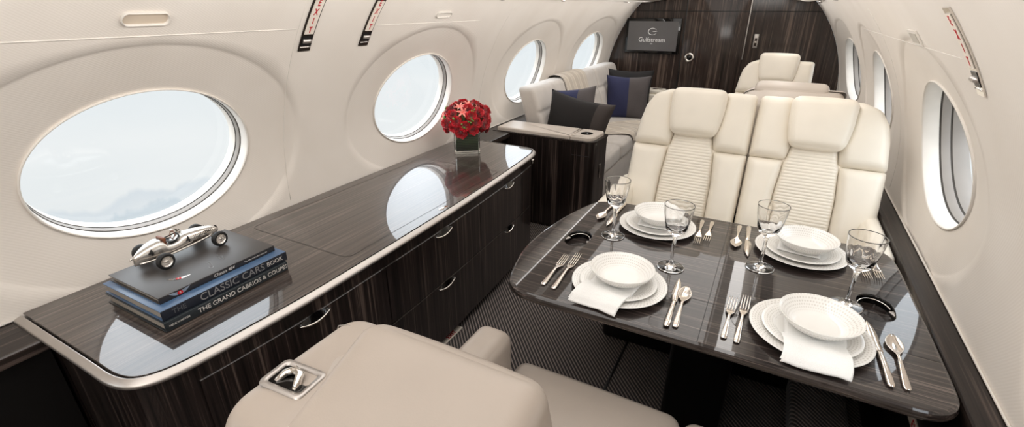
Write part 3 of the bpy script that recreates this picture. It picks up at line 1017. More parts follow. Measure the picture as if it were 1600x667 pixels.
# ------------------------------------------------------------------ place settings
def dish_me(prof, name, dots, n=72, tilt=None):
    V, F = lathe(prof, n)
    me = mesh(name, V, F); clean(me, 1e-6)
    at = me.attributes.new('dotted', 'FLOAT', 'POINT')
    for i, v in enumerate(me.vertices):
        r = math.hypot(v.co.x, v.co.y)
        at.data[i].value = 1.0 if dots[0] < r < dots[1] else 0.0
    return me
charger = dish_me([(0, .006), (.098, .006), (.104, .008), (.115, .012), (.130, .0150), (.150, .0180), (.1555, .0192), (.1560, .0178), (.150, .0150), (.115, .0085), (.095, .001), (.088, 0), (0, 0)], 'charger', (.105, .153))
dinner = dish_me([(0, .006), (.082, .006), (.088, .009), (.098, .014), (.112, .0175), (.1255, .0200), (.1270, .0192), (.122, .0165), (.098, .0105), (.080, .001), (.072, 0), (0, 0)], 'dinner', (.088, .124))
bowl = dish_me([(0, .007), (.050, .007), (.062, .010), (.078, .021), (.092, .034), (.1035, .0475), (.1055, .0480), (.1055, .0465), (.096, .031), (.082, .017), (.066, .006), (.050, .001), (.046, 0), (0, 0)], 'bowl', (.066, .1035))
PLACES = [(-.330, 1.366, 0, 'front left setting'), (.222, 1.370, 0, 'front right setting'), (-.322, 1.893, 1, 'back left setting'), (.208, 1.915, 1, 'back right setting')]
tilts = [(R(2), 0), (R(1.5), R(1)), (0, 0), (R(-1), R(2))]
for i, (x, y, far, where) in enumerate(PLACES):
    o = obj('charger_plate', charger, M['porc'], loc=(x, y, TZ + .0006)); tag(o, 'largest white charger plate under the stack at the ' + where, 'plate', 'white chargers')
    o = obj('dinner_plate', dinner, M['porc'], loc=(x + (.002 if i % 2 else -.002), y - .003, TZ + .0075)); tag(o, 'white textured dinner plate between charger and bowl at the ' + where, 'plate', 'white dinner plates')
    o = obj('soup_bowl', bowl, M['porc'], loc=(x + [.004, .018, .002, .012][i], y + [.012, .016, .018, .012][i], TZ + .0215)); tag(o, 'shallow white dotted bowl topping the stack at the ' + where, 'bowl', 'white bowls')

def napkin(x, y, rz, W, L, label, seed):
    """folded linen laid between plate and bowl, hanging over the plate rims to the table edge"""
    rnd = random.Random(seed)
    # path (s along, z) : starts under the bowl, runs over dinner rim, charger rim, to the table
    path = [(.045, .0165), (0.0, .0160), (-.050, .0162), (-.085, .0215), (-.108, .0275), (-.130, .0285), (-.150, .0235), (-.163, .0195), (-.175, .0105), (-.190, .0070)]
    path = path[:-1] + [(-L, .0065)]
    fine = catmull([(p[0], p[1]) for p in path], 5, closed=False)
    nu = 16; V = []
    ph = rnd.random() * 6
    rows = len(fine)
    for layer, dz in ((1, .0048), (0, 0.0)):
        for j, (s, z) in enumerate(fine):
            t = j / (rows - 1)
            wv = W * (1 - .05 * (1 - t))
            for i in range(nu + 1):
                u = i / nu - .5
                rip = .0016 * t * math.sin(u * 9 + ph) + .0012 * t * math.sin(u * 17 + ph * 2 + t * 3)
                e = 1.0 if 0 < i < nu and 0 < j < rows - 1 else .35
                V.append(Vector((u * wv + .004 * math.sin(t * 4 + ph), s + .003 * math.sin(u * 5 + ph), z + max(0, rip) + dz * e)))
    n = (nu + 1) * rows; w = nu + 1
    F = grid_faces(w, rows) + [tuple(q + n for q in f) for f in grid_faces(w, rows)]
    bd = list(range(w)) + [(j + 1) * w - 1 for j in range(1, rows)] + [(rows - 1) * w + i for i in range(w - 2, -1, -1)] + [j * w for j in range(rows - 2, 0, -1)]
    F += [(bd[i], bd[(i + 1) % len(bd)], bd[(i + 1) % len(bd)] + n, bd[i] + n) for i in range(len(bd))]
    th = thing('napkin', label, 'napkin', (x, y, TZ), rz, 'white napkins')
    obj('cloth', mesh('cloth', V, F), M['linen'], th)
    # turned hem folds: a second, slightly shorter leaf on top
    V2 = []
    sub = fine[12:]
    for j, (s, z) in enumerate(sub):
        t = j / (len(sub) - 1)
        for i in range(nu + 1):
            u = i / nu - .5
            rip = .0016 * t * math.sin(u * 9 + ph)
            V2.append(Vector((u * W * .985 - .003 + .004 * math.sin(t * 4 + ph), s + .006 + .003 * math.sin(u * 6 + ph + 1), z + .0058 + max(0, rip) + .0012 * t)))
    obj('top_fold', mesh('fold', V2, grid_faces(w, len(sub))), M['linen'], th)
napkin(-.340, 1.372, R(-7), .158, .182, 'white folded napkin falling off the plates at the front left setting', 1)
napkin(.235, 1.375, R(-1), .158, .178, 'white folded napkin falling off the plates at the front right setting', 2)
napkin(-.322, 1.893, PI + R(3), .150, .182, 'white folded napkin tucked under the bowl at the back left setting', 3)
napkin(.208, 1.915, PI + R(-6), .150, .178, 'white folded napkin tucked under the bowl at the back right setting', 4)

# goblets
def goblet_me():
    n = 48
    outer = [(0, 0), (.040, 0), (.0465, .0012), (.0470, .0026), (.042, .0042), (.024, .0070), (.010, .0125), (.0062, .020), (.0054, .045), (.0056, .080), (.0064, .108), (.0085, .120), (.0120, .128), (.0200, .1335), (.0300, .142), (.0370, .156), (.0425, .182), (.0470, .210), (.0500, .240), (.0502, .2425)]
    inner = [(.0488, .2425), (.0485, .240), (.0452, .210), (.0405, .182), (.0345, .158), (.0250, .150), (.0120, .1465), (0, .1455)]
    prof = outer + inner; V = []; F = []
    m = len(prof)
    for i in range(n):
        a = 2 * PI * i / n
        for k, (r, z) in enumerate(prof):
            rr = r
            if k < len(outer) and .140 < z < .215:   # cut facets round the bowl
                w = math.sin(PI * (z - .140) / .075)
                rr = r * (1 - .045 * w * abs(math.cos(a * 5 + z * 25)) )
            V.append(Vector((rr * math.cos(a), rr * math.sin(a), z)))
    for i in range(n):
        j = (i + 1) % n
        for k in range(m - 1): F.append((i * m + k, j * m + k, j * m + k + 1, i * m + k + 1))
    return clean(mesh('goblet', V, F), 1e-6)
gob = goblet_me()
GL = [(-.462, 1.727, 'tall cut crystal goblet at the back left setting beside the cup holder'), (-.202, 1.578, 'tall cut crystal goblet at the front left setting'),
      (.080, 1.726, 'tall cut crystal goblet at the back right setting'), (.330, 1.592, 'tall cut crystal goblet next to the right cup holder')]
for (x, y, lb) in GL:
    o = obj('goblet', gob, M['glass'], loc=(x, y, TZ + .0007), rot=(0, 0, x * 5)); tag(o, lb, 'glass', 'crystal goblets')

# cutlery (handle end at origin, pointing +y)
def ribbon(stations, nx=8):
    """stations: (y, halfwidth, z, crown, thickness)"""
    V = []; m = nx + 1
    for lay in (0, 1):
        for (y, w, z, c, t) in stations:
            for i in range(m):
                u = -1 + 2 * i / nx
                zz = z + c * (1 - u * u)
                e = math.sqrt(max(0, 1 - u * u * .96))
                V.append(Vector((u * w, y, zz + (t / 2 * e if lay == 0 else -t / 2 * e))))
    k = len(stations); n = m * k
    F = grid_faces(m, k) + [tuple(q + n for q in f) for f in grid_faces(m, k)]
    bd = list(range(m)) + [(j + 1) * m - 1 for j in range(1, k)] + [(k - 1) * m + i for i in range(m - 2, -1, -1)] + [j * m for j in range(k - 2, 0, -1)]
    F += [(bd[i], bd[(i + 1) % len(bd)], bd[(i + 1) % len(bd)] + n, bd[i] + n) for i in range(len(bd))]
    return V, F
HANDLE = [(0, .0045, .0030, .0003, .003), (.004, .0078, .0030, .0006, .004), (.015, .0090, .0032, .0010, .0045), (.05, .0075, .0048, .001, .0042), (.09, .0050, .0080, .0006, .0038), (.12, .0040, .0095, .0003, .0036)]
def handle(L):
    k = L / .15
    return [(y * k, w, z, c, t) for (y, w, z, c, t) in HANDLE]
def fork_me(L):
    mb = MB(); hl = L * .60; k = hl / .15
    st = handle(hl) + [(.135 * k, .0045, .0085, 0, .0032), (.150 * k, .0095, .0058, -.0006, .0028), (.160 * k, .0125, .0045, -.0010, .0026), (.172 * k, .0132, .0040, -.0012, .0024)]
    mb.add(*ribbon(st))
    y0 = .172 * k; y1 = L
    for i in range(4):
        x = (-1.5 + i) * .0076
        pts = []; 
        for j in range(9):
            t = j / 8
            pts.append((x * (1 - .06 * t), y0 - .002 + (y1 - y0) * t, .0042 + .0075 * t ** 1.6))
        mb.add(*tube(pts, [.0019, .0020, .0020, .0019, .0018, .0017, .0015, .0012, .0007], 8))
    return mb.mesh('fork')
def spoon_me(L):
    hl = L * .66; k = hl / .15
    st = handle(hl) + [(.135 * k, .0040, .0080, 0, .0034)]
    y0 = .150 * k; 
    bowl_l = L - y0
    for j in range(11):
        t = j / 10
        w = .0215 * math.sin(PI * min(1, (.10 + .90 * t))) ** .62 * (1.06 - .18 * t) if t < 1 else .002
        dep = -.0075 * math.sin(PI * (.08 + .88 * t))
        st.append((y0 + bowl_l * t, max(.002, w), .0066 + .003 * t, dep, .0018))
    return MB().add(*ribbon(st, 12)).mesh('spoon')
def knife_me(L):
    mb = MB(); hl = L * .50
    st = [(0, .004, .0045, .0004, .004), (.006, .0085, .0045, .0014, .007), (.03, .0098, .0050, .0018, .008), (hl * .6, .0080, .0058, .0014, .0075), (hl * .93, .0066, .0060, .0010, .006), (hl, .0070, .0058, .0004, .0035)]
    mb.add(*ribbon(st))
    # blade with notch at the bolster, curved edge
    V = []; n = 16
    top = []; 
    for j in range(n + 1):
        t = j / n; y = hl - .004 + (L - hl + .004) * t
        xl = -.0070 - .0085 * math.sin(min(1, t * 3.2) * PI / 2) * (1 if t < .55 else math.cos((t - .55) / .45 * PI / 2) ** .7 * 1.0)
        xr = .0085 - (.0 if t < .45 else .0150 * ((t - .45) / .55) ** 2.2)
        if t >= 1: xl = xr - .0012
        top.append((xl, xr, y))
    for dz in (.0018, -.0006):
        for (xl, xr, y) in top: V += [Vector((min(xl, xr - .001), y, .0045 + dz * .4)), Vector(((xl + xr) / 2, y, .0045 + dz)), Vector((xr, y, .0045 + dz * 1.0))]
    m = 3; k = n + 1; N = m * k
    F = grid_faces(m, k) + [tuple(q + N for q in f) for f in grid_faces(m, k)]
    bd = list(range(m)) + [(j + 1) * m - 1 for j in range(1, k)] + [(k - 1) * m + i for i in range(m - 2, -1, -1)] + [j * m for j in range(k - 2, 0, -1)]
    F += [(bd[i], bd[(i + 1) % len(bd)], bd[(i + 1) % len(bd)] + N, bd[i] + N) for i in range(len(bd))]
    mb.add(V, F)
    return mb.mesh('knife')
fork_s, fork_l, spoon_m, knife_m = fork_me(.225), fork_me(.262), spoon_me(.236), knife_me(.292)
def cut(name, me, x, y, x2, y2, label, grp):
    a = math.atan2(-(x2 - x), (y2 - y))
    o = obj(name, me, M['steel'], loc=(x, y, TZ + .0012), rot=(0, 0, a))
    tag(o, label, name, grp)
GC = 'polished table cutlery'
cut('fork', fork_s, -.556, 1.248, -.558, 1.49, 'shorter outer steel fork at the front left setting', GC)
cut('fork', fork_l, -.515, 1.242, -.523, 1.53, 'longer inner steel fork at the front left setting', GC)
cut('knife', knife_m, -.143, 1.212, -.152, 1.517, 'steel knife right of the plates at the front left setting', GC)
cut('spoon', spoon_m, -.119, 1.222, -.126, 1.462, 'steel spoon right of the knife at the front left setting', GC)
cut('fork', fork_s, .011, 1.236, .018, 1.48, 'shorter outer steel fork at the front right setting', GC)
cut('fork', fork_l, .045, 1.232, .055, 1.516, 'longer inner steel fork at the front right setting', GC)
cut('knife', knife_m, .396, 1.228, .382, 1.51, 'steel knife right of the plates at the front right setting', GC)
cut('spoon', spoon_m, .430, 1.236, .429, 1.47, 'steel spoon right of the knife at the front right setting', GC)
cut('fork', fork_l, -.160, 2.056, -.146, 1.76, 'longer inner steel fork at the back left setting', GC)
cut('fork', fork_s, -.120, 2.058, -.117, 1.80, 'shorter outer steel fork at the back left setting', GC)
cut('knife', knife_m, -.513, 2.088, -.518, 1.78, 'steel knife under the goblet at the back left setting', GC)
cut('spoon', spoon_m, -.556, 2.075, -.566, 1.84, 'steel spoon beside the knife at the back left setting', GC)
cut('knife', knife_m, .023, 2.078, .030, 1.77, 'steel knife left of the plates at the back right setting', GC)
cut('spoon', spoon_m, -.012, 2.075, -.012, 1.84, 'steel spoon left of the knife at the back right setting', GC)
cut('fork', fork_l, .400, 2.06, .412, 1.77, 'longer inner steel fork at the back right setting', GC)
cut('fork', fork_s, .447, 2.04, .447, 1.79, 'shorter outer steel fork at the back right setting', GC)

# ------------------------------------------------------------------ books on the credenza
CT = .7212
M['cov_grey'] = plain('book_cover_charcoal', srgb(62, 58, 56), .4)
M['cov_blue'] = plain('book_cover_blue', srgb(70, 94, 124), .28)
M['cov_slate'] = plain('book_cover_slate', srgb(30, 36, 40), .35)
M['spine_dark'] = plain('book_spine_dark', srgb(40, 38, 40), .3)
M['silver_ink'] = plain('silver_lettering', srgb(128, 127, 128), .4)
M['white_ink'] = plain('white_lettering', srgb(205, 200, 195), .5)
def book(label, x0, x1, y0, y1, z, t, cover, spine, rz=0.0):
    """spine faces the aisle (+x)"""
    th = thing('book', label, 'book', ((x0 + x1) / 2, (y0 + y1) / 2, z), rz)
    w, l = x1 - x0, y1 - y0; bt = .0028
    for nm, zz in (('back_cover', bt / 2), ('front_cover', t - bt / 2)):
        V, F = rbox(w, l, bt, .001, n=1, k=2); obj(nm, mesh('cover', [v + Vector((0, 0, zz)) for v in V], F), cover, th)
    V, F = rbox(.004, l, t - .0004, .0015, n=1, k=2); sp = obj('spine', mesh('spine', [v + Vector((w / 2 - .001, 0, t / 2)) for v in V], F), spine, th)
    V, F = rbox(w - .014, l - .012, t - 2 * bt - .0002, .0005, n=1, k=1); obj('pages', mesh('pages', [v + Vector((-.002, 0, t / 2)) for v in V], F), M['paper'], th)
    return th, sp, w, l, t
def spine_text(sp, w, t, body, size, y, mat, zoff=0, **k):
    me = xf(text_me(body, size, ext=.0003, **k), frame_M((w / 2 + .0013, y, t / 2 + zoff), (0, 1, 0), (0, 0, 1)))
    return obj('lettering', me, mat, sp)
b1, s1, w, l, tt = book('slate book at the bottom of the stack, spine lettered THE GRAND CABRIOS AND COUPES', -1.685, -1.366, .494, .893, CT, .031, M['cov_slate'], M['cov_slate'])
spine_text(s1, w, tt, 'THE GRAND CABRIOS & COUP\u00c9S', .0205, .045, M['white_ink'])
spine_text(s1, w, tt, 'NEUE FAHRTEN', .008, -.160, M['white_ink'])
b2, s2, w, l, tt = book('blue book in the middle of the stack, spine lettered THE CLASSIC CARS BOOK', -1.690, -1.374, .498, .903, CT + .0315, .032, M['cov_blue'], plain('book_spine_navy', srgb(24, 29, 40), .35))
spine_text(s2, w, tt, 'THE', .021, -.155, plain('dim_ink', srgb(86, 88, 92), .4))
spine_text(s2, w, tt, 'CLASSIC CARS', .033, .010, M['silver_ink'])
spine_text(s2, w, tt, 'BOOK', .021, .155, M['white_ink'])
b3, s3, w, l, tt = book('charcoal book on top of the stack with winged badge, under the silver car', -1.686, -1.412, .518, .889, CT + .0640, .020, M['cov_grey'], M['spine_dark'])
spine_text(s3, w, tt, 'Chassis 464', .014, .005, M['white_ink'], shear=.35)
spine_text(s3, w, tt, 'The story of the first racing car', .0065, .115, M['white_ink'])
BT = CT + .0841
def badge(parent, Mx, k=1.0):
    """winged oval badge"""
    mb = MB()
    for sg in (-1, 1):
        wing = [(sg * .006, .005), (sg * .018, .0075), (sg * .034, .011), (sg * .026, .004), (sg * .021, .0005), (sg * .015, -.003), (sg * .006, -.005)]
        V = [Vector((p[0] * k, p[1] * k, .0004)) for p in wing]
        mb.add([Mx @ v for v in V], [tuple(range(len(V)))])
    o = obj('badge_wings', mb.mesh('wings', False), M['steel'], parent)
    V = [Vector((.0085 * k * math.cos(2 * PI * i / 24), .0066 * k * math.sin(2 * PI * i / 24), .0008)) for i in range(24)]
    e = obj('badge_oval', mesh('oval', [Mx @ v for v in V], [tuple(range(24))], False), M['red'], parent)
    obj('lettering', xf(text_me('B', .009 * k, ext=.0002), Mx @ Matrix.Translation((0, 0, .0012))), M['white_ink'], e)
badge(b3, frame_M((w / 2 + .0013, -.128, tt / 2), (0, 1, 0), (0, 0, 1)), .95)
# cover print: red emblem, script and small lines
mc = lambda x, y: frame_M((x, y, tt + .0003), (.0, 1, 0), (-1, 0, 0))
badge(b3, frame_M((.075, -.095, tt + .0003), (.5, .86, 0), (-.86, .5, 0)), .95)
for (x, y, s_, tx) in ((.078, .0, .018, 'Chassis'), (.050, .045, .007, 'the story of the'), (.062, .050, .007, 'first racing car')):
    obj('cover_lettering', xf(text_me(tx, s_, ext=.0002, shear=.2), frame_M((x, y, tt + .0005), (-.94, .34, 0), (-.34, -.94, 0))), M['silver_ink'], b3)

# ------------------------------------------------------------------ silver racing car model
car = thing('model_car', 'silver vintage racing car model numbered 4 on the top book', 'model car', (-1.634, .708, BT), R(2))
WR = .0265
M['silver'] = plain('silver_paint', srgb(208, 202, 195), .26, .88)
M['tyre'] = plain('black_rubber', srgb(16, 15, 15), .6)
# body: stations along y (rear -.13 .. nose +.13): half width, bottom z, top z
st = [(-.138, .0025, .018, .047), (-.132, .008, .018, .051), (-.115, .018, .018, .062), (-.09, .027, .019, .073), (-.066, .031, .018, .079), (-.055, .032, .018, .077), (-.048, .033, .018, .062), (-.03, .033, .018, .058), (-.010, .033, .018, .060), (.002, .033, .018, .069),
      (.02, .032, .019, .070), (.05, .030, .020, .067), (.08, .026, .021, .062), (.105, .022, .023, .056), (.120, .017, .026, .050), (.128, .010, .030, .044)]
n = 20; V = []
for (y, w_, zb, zt_) in st:
    zc = (zb + zt_) / 2; hz = (zt_ - zb) / 2
    for i in range(n):
        a = 2 * PI * i / n
        ca, sa = math.cos(a), math.sin(a)
        V.append(Vector((w_ * math.copysign(abs(ca) ** .75, ca), y, zc + hz * math.copysign(abs(sa) ** .85, sa))))
F = grid_faces(n, len(st), True) + [tuple(range(n)), tuple(range((len(st) - 1) * n, len(st) * n))]
obj('body', mesh('car_body', V, F), M['silver'], car)
# cockpit opening, seat, driver's head rest, steering wheel, screen
V, F = lathe([(0, .0), (.9, .0), (1.0, .1), (1.0, -.3)], 28)
obj('cockpit', mesh('cockpit', [Vector((v.x * .024, v.y * .026 - .026, .0585 + v.z * .01 + .08 * max(0, 0))) for v in V], F), M['tyre'], car)
obj('cockpit_rim', mesh('rim', *tube([(.026 * math.cos(a), -.026 + .029 * math.sin(a), .062 + .010 * abs(math.sin(a)) ** 2) for a in [2 * PI * i / 28 for i in range(28)]], .0022, 8, closed=True)), M['tyre'], car)
M['tan'] = plain('tan_leather', srgb(120, 70, 44), .5)
V, F = rbox(.040, .010, .030, .004, n=2, k=3); obj('seat_back', mesh('seat', [v + Vector((0, -.047, .066)) for v in V], F), M['tan'], car)
obj('steering_wheel', mesh('wheel', *tube([(.013 * math.cos(a), -.012 + .004 * math.sin(a), .073 + .012 * math.sin(a)) for a in [2 * PI * i / 20 for i in range(20)]], .0013, 6, closed=True)), M['tan'], car)
V = []
for j in range(5):
    for i in range(11):
        a = PI * i / 10; V.append(Vector((.020 * math.cos(a), .004 + .010 * math.sin(a) * (1 - .1 * j), .068 + .0040 * j)))
obj('windscreen', mesh('screen', V, grid_faces(11, 5)), M['vaseglass'], car)
V, F = rbox(.012, .012, .012, .0055, n=2, k=4); obj('mirror', mesh('mirror', [v + Vector((-.022, .0, .078)) for v in V], F), M['silver'], car)
# bonnet louvres and exhaust
for sg in (-1, 1):
    mb = MB()
    for i in range(12):
        y = .035 + i * .006
        mb.add(*tube([(sg * (.0305 - i * .00055), y, .046), (sg * (.028 - i * .00055), y + .001, .056)], .0011, 6))
    obj('louvres', mb.mesh('louvres'), M['bronze'], car)
    obj('exhaust', mesh('exhaust', *tube([(sg * .0255, .095, .036), (sg * .033, .08, .034), (sg * .0365, .02, .030), (sg * .037, -.05, .028), (sg * .033, -.11, .030), (sg * .028, -.135, .032)], .0032, 10)), M['silver'], car)
    V, F = rbox(.004, .055, .012, .0015, n=1, k=2); obj('side_grille', mesh('grille', [v + Vector((sg * .0298, .055, .034)) for v in V], F), M['bronze'], car)
V, F = lathe([(0, .0), (.0135, .0), (.0150, -.003), (.0150, -.008)], 20)
obj('grille', mesh('grille', [Vector((v.x * .62, .1295 + v.z * .4, .0375 + v.y * .8)) for v in V], F), M['bronze'], car)
for (y, nm) in ((-.083, 'axle'), (.094, 'axle')):
    obj(nm, mesh('axle', *tube([(-.060, y, WR), (.060, y, WR)], .003, 8)), M['silver'], car)
for (y, rr) in ((-.083, WR), (.094, WR * .98)):
    for sg in (-1, 1):
        Mw = Matrix.Translation((sg * .0655, y, rr)) @ Matrix.Rotation(R(90) * sg, 4, 'Y')
        V, F = lathe([(rr * .66, -.0085), (rr * .80, -.0095), (rr * .93, -.0075), (rr, -.0035), (rr, .0035), (rr * .93, .0075), (rr * .80, .0095), (rr * .66, .0085)], 36, closed=True)
        ty = obj('wheel', mesh('tyre', [Mw @ v for v in V], F), M['tyre'], car)
        V, F = lathe([(0, .0085), (.004, .0085), (.005, .005), (rr * .30, .0035), (rr * .55, .003), (rr * .62, .0075), (rr * .67, .0085), (rr * .67, -.006), (0, -.006)], 32)
        hb = obj('rim', mesh('hub', [Mw @ v for v in V], F), M['silver'], ty)
        mb = MB()
        for q in range(16):
            a = 2 * PI * q / 16
            mb.add(*tube([Mw @ Vector((.004 * math.cos(a), .004 * math.sin(a), .0070)), Mw @ Vector((rr * .62 * math.cos(a + .15), rr * .62 * math.sin(a + .15), .0055))], .0006, 5))
        obj('spokes', mb.mesh('spokes'), M['chrome'], ty)
for (y, z, xx, s_) in ((.014, .050, .0345, .027), (-.096, .050, .0262, .026)):
    for sg in (1, -1):
        tm = text_me('4', s_, ext=.0004, bold=.0009)
        mb = MB(); vv = []
        for v in tm.vertices:
            yy = y + sg * v.co.x; zz = z + v.co.y
            # wrap on body: find half width at this y and z
            for p, q in zip(st[:-1], st[1:]):
                if p[0] <= yy <= q[0]:
                    f_ = (yy - p[0]) / (q[0] - p[0]); w_ = p[1] + (q[1] - p[1]) * f_; zb = p[2] + (q[2] - p[2]) * f_; zt_ = p[3] + (q[3] - p[3]) * f_
            if -.062 < yy < .004: zt_ = max(zt_, .071)
            k_ = min(.98, abs((zz - (zb + zt_) / 2) / ((zt_ - zb) / 2)))
            a = math.asin(k_ ** (1 / .85)); vv.append(Vector((sg * (w_ * math.cos(a) ** .75 + .0007 + v.co.z), yy, zz)))
        obj('number', mesh('number', vv, [tuple(p.vertices) for p in tm.polygons], False), M['tyre'], car)

# ------------------------------------------------------------------ flowers in a square glass vase
VX, VY, VR = -1.640, 2.437, R(38)
vs = thing('vase', 'square clear glass vase lined with a green leaf at the far end of the credenza', 'vase', (VX, VY, CT), VR)
s_ = .079; hgt = .128; wl = .007
def sq(s, z, r=.008): return [Vector((p[0], p[1], z)) for p in round_poly([(-s, -s), (s, -s), (s, s), (-s, s)], [r] * 4, 4)]
rings = [sq(s_ * .985, .0), sq(s_, .004), sq(s_, hgt - .003), sq(s_ - .002, hgt), sq(s_ - wl + .001, hgt), sq(s_ - wl, hgt - .003, .004), sq(s_ - wl, .016, .004)]
n = len(rings[0]); V = [v for r in rings for v in r]
F = grid_faces(n, len(rings), True) + [tuple(range(n)), tuple(range((len(rings) - 1) * n, len(rings) * n))]
obj('glass', mesh('vase', V, F, False), M['vaseglass'], vs)
t = NT('leaf_lining'); b = t.bsdf(Base_Color=srgb(48, 84, 40), Roughness=.4)
w_ = t.n('ShaderNodeTexWave', wave_type='BANDS', bands_direction='Z'); w_.inputs['Scale'].default_value = 30; w_.inputs['Distortion'].default_value = 1.5
t.l(t.coord(), w_.inputs['Vector']); t.l(t.ramp(w_.outputs['Fac'], [(.2, srgb(70, 118, 56)), (.8, srgb(108, 158, 84))]), b.inputs['Base Color']); M['leaf'] = t.m
rings = [sq(s_ - wl - .004, .020, .004), sq(s_ - wl - .003, .07, .004), sq(s_ - wl - .004, .118, .004), sq(s_ - wl - .008, .118, .004), sq(s_ - wl - .008, .024, .004)]
V = [v for r in rings for v in r]
obj('leaf_lining', mesh('leaf', V, grid_faces(n, 5, True) + [tuple(range(n)), tuple(range(4 * n, 5 * n))]), M['leaf'], vs)

def petal_mat(name, a, b_):
    t = NT(name); b = t.bsdf(Roughness=.5, Sheen_Weight=.3)
    t.l(t.ramp(t.noise(t.coord((1, 1, 1)), 60, 2), [(.35, a), (.65, b_)]), b.inputs['Base Color']); return t.m
M['rose'] = petal_mat('red_petal', srgb(168, 6, 22), srgb(226, 20, 42))
M['darkrose'] = petal_mat('dark_red_petal', srgb(110, 4, 16), srgb(170, 10, 30))
M['coral'] = petal_mat('coral_petal', srgb(226, 92, 84), srgb(240, 150, 132))
M['stem'] = plain('green_stem', srgb(70, 108, 52), .5)
M['dark_centre'] = plain('dark_flower_centre', srgb(38, 8, 14), .6)
def bloom_me(kind, seed):
    rnd = random.Random(seed); mb = MB()
    if kind == 'ruffle':       # dense carnation
        layers = [(9, .030, 80), (9, .029, 60), (8, .027, 42), (7, .024, 26), (6, .019, 12)]
    else:                      # ranunculus with cupped petals
        layers = [(6, .031, 72), (6, .029, 52), (6, .025, 34), (5, .019, 18), (4, .012, 8)]
    for (cnt, L_, open_) in layers:
        for i in range(cnt):
            a = 2 * PI * (i + rnd.random() * .4) / cnt; op = R(open_ + rnd.uniform(-6, 6))
            nu, nv = 6, 6; V = []
            wmax = L_ * (1.05 if kind == 'ruffle' else 1.25) * .62
            for j in range(nv + 1):
                t = j / nv
                wd = wmax * math.sin(PI * (.12 + .62 * t)) 
                for q in range(nu + 1):
                    u = -1 + 2 * q / nu
                    cup = .35 * L_ * t * (1 - t * .6)
                    out = L_ * t * math.sin(op) - cup * .3
                    up = L_ * t * math.cos(op) + cup * .5 + .12 * L_ * u * u * t
                    if kind == 'ruffle': 
                        rf = .0035 * t * t * math.sin(u * 9 + i * 2 + seed); up += rf; out += .6 * rf
                    x = out; y = u * wd
                    ca, sa = math.cos(a), math.sin(a)
                    V.append(Vector((x * ca - y * sa, x * sa + y * ca, up)))
            mb.add(V, grid_faces(nu + 1, nv + 1))
    return mb.mesh('bloom')
def lily_me(seed):
    rnd = random.Random(seed); mb = MB()
    for i in range(6):
        a = 2 * PI * i / 6 + rnd.uniform(-.2, .2); V = []
        for j in range(8):
            t = j / 7; w2 = .0065 * math.sin(PI * (.1 + .88 * t)); out = .036 * t * (.55 + .6 * t); up = .030 * t - .014 * t * t * (1 + rnd.random() * .3)
            for q in range(3):
                u = -1 + q; x, y = out, u * w2
                V.append(Vector((x * math.cos(a) - y * math.sin(a), x * math.sin(a) + y * math.cos(a), up + .002 * u * u)))
        mb.add(V, grid_faces(3, 8))
    return mb.mesh('lily')
protos = {'ruffle': [bloom_me('ruffle', k_) for k_ in (1, 2, 3)], 'cup': [bloom_me('cup', k_) for k_ in (4, 5)], 'lily': [lily_me(k_) for k_ in (6, 7)]}
NM = {'ruffle': ('carnation', 'red ruffled carnation bloom in the bouquet above the square vase', 'rose', 'red carnations in the vase'),
      'cup': ('ranunculus', 'dark red cupped bloom with dark centre in the vase bouquet', 'darkrose', 'dark red blooms in the vase'),
      'lily': ('lily', 'coral star shaped lily with pointed petals in the vase bouquet', 'coral', 'coral lilies in the vase')}
BC = Vector((VX, VY, CT + .185)); BR = Vector((.128, .128, .105))
pos = []
GA = PI * (3 - math.sqrt(5))
NB = 46
for i in range(NB):
    zz = 1 - (i + .5) / NB * 1.42
    r = math.sqrt(max(0, 1 - zz * zz)); a = GA * i
    pos.append(Vector((r * math.cos(a), r * math.sin(a), zz)))
view = Vector((1.64, -2.437, .65)).normalized()
rnd = random.Random(11)
for i, d in enumerate(pos):
    kind = 'ruffle'
    if d.z > .55 and i % 2 == 0 or (d.dot(Vector((-.80, -.35, .30))) > .70 and i % 3 != 1): kind = 'lily'
    elif i % 5 == 2: kind = 'cup'
    p = BC + Vector((d.x * BR.x, d.y * BR.y, d.z * BR.z)) + Vector((rnd.uniform(-.008, .008),) * 3)
    if p.x < -1.815 + .03: p.x = -1.785
    nm, lb, mt, gp = NM[kind]
    me = protos[kind][i % len(protos[kind])]
    th = thing(nm, lb, 'flower', (0, 0, 0), 0, gp)
    Mz = d.to_track_quat('Z', 'Y').to_matrix().to_4x4()
    sc = rnd.uniform(.92, 1.15) * (1.12 if kind != 'lily' else 1.0)
    o = obj('bloom', me, M[mt], th); 
    o.matrix_local = Matrix.Translation(p) @ Mz @ Matrix.Rotation(rnd.random() * 6, 4, 'Z') @ Matrix.Scale(sc, 4)
    q = Vector((VX + d.x * .035, VY + d.y * .035, CT + .03))
    mid = Vector((VX + d.x * .045, VY + d.y * .045, CT + .128))
    obj('stem', mesh('stem', *tube([q, mid, p], .0022, 6)), M['stem'], th)
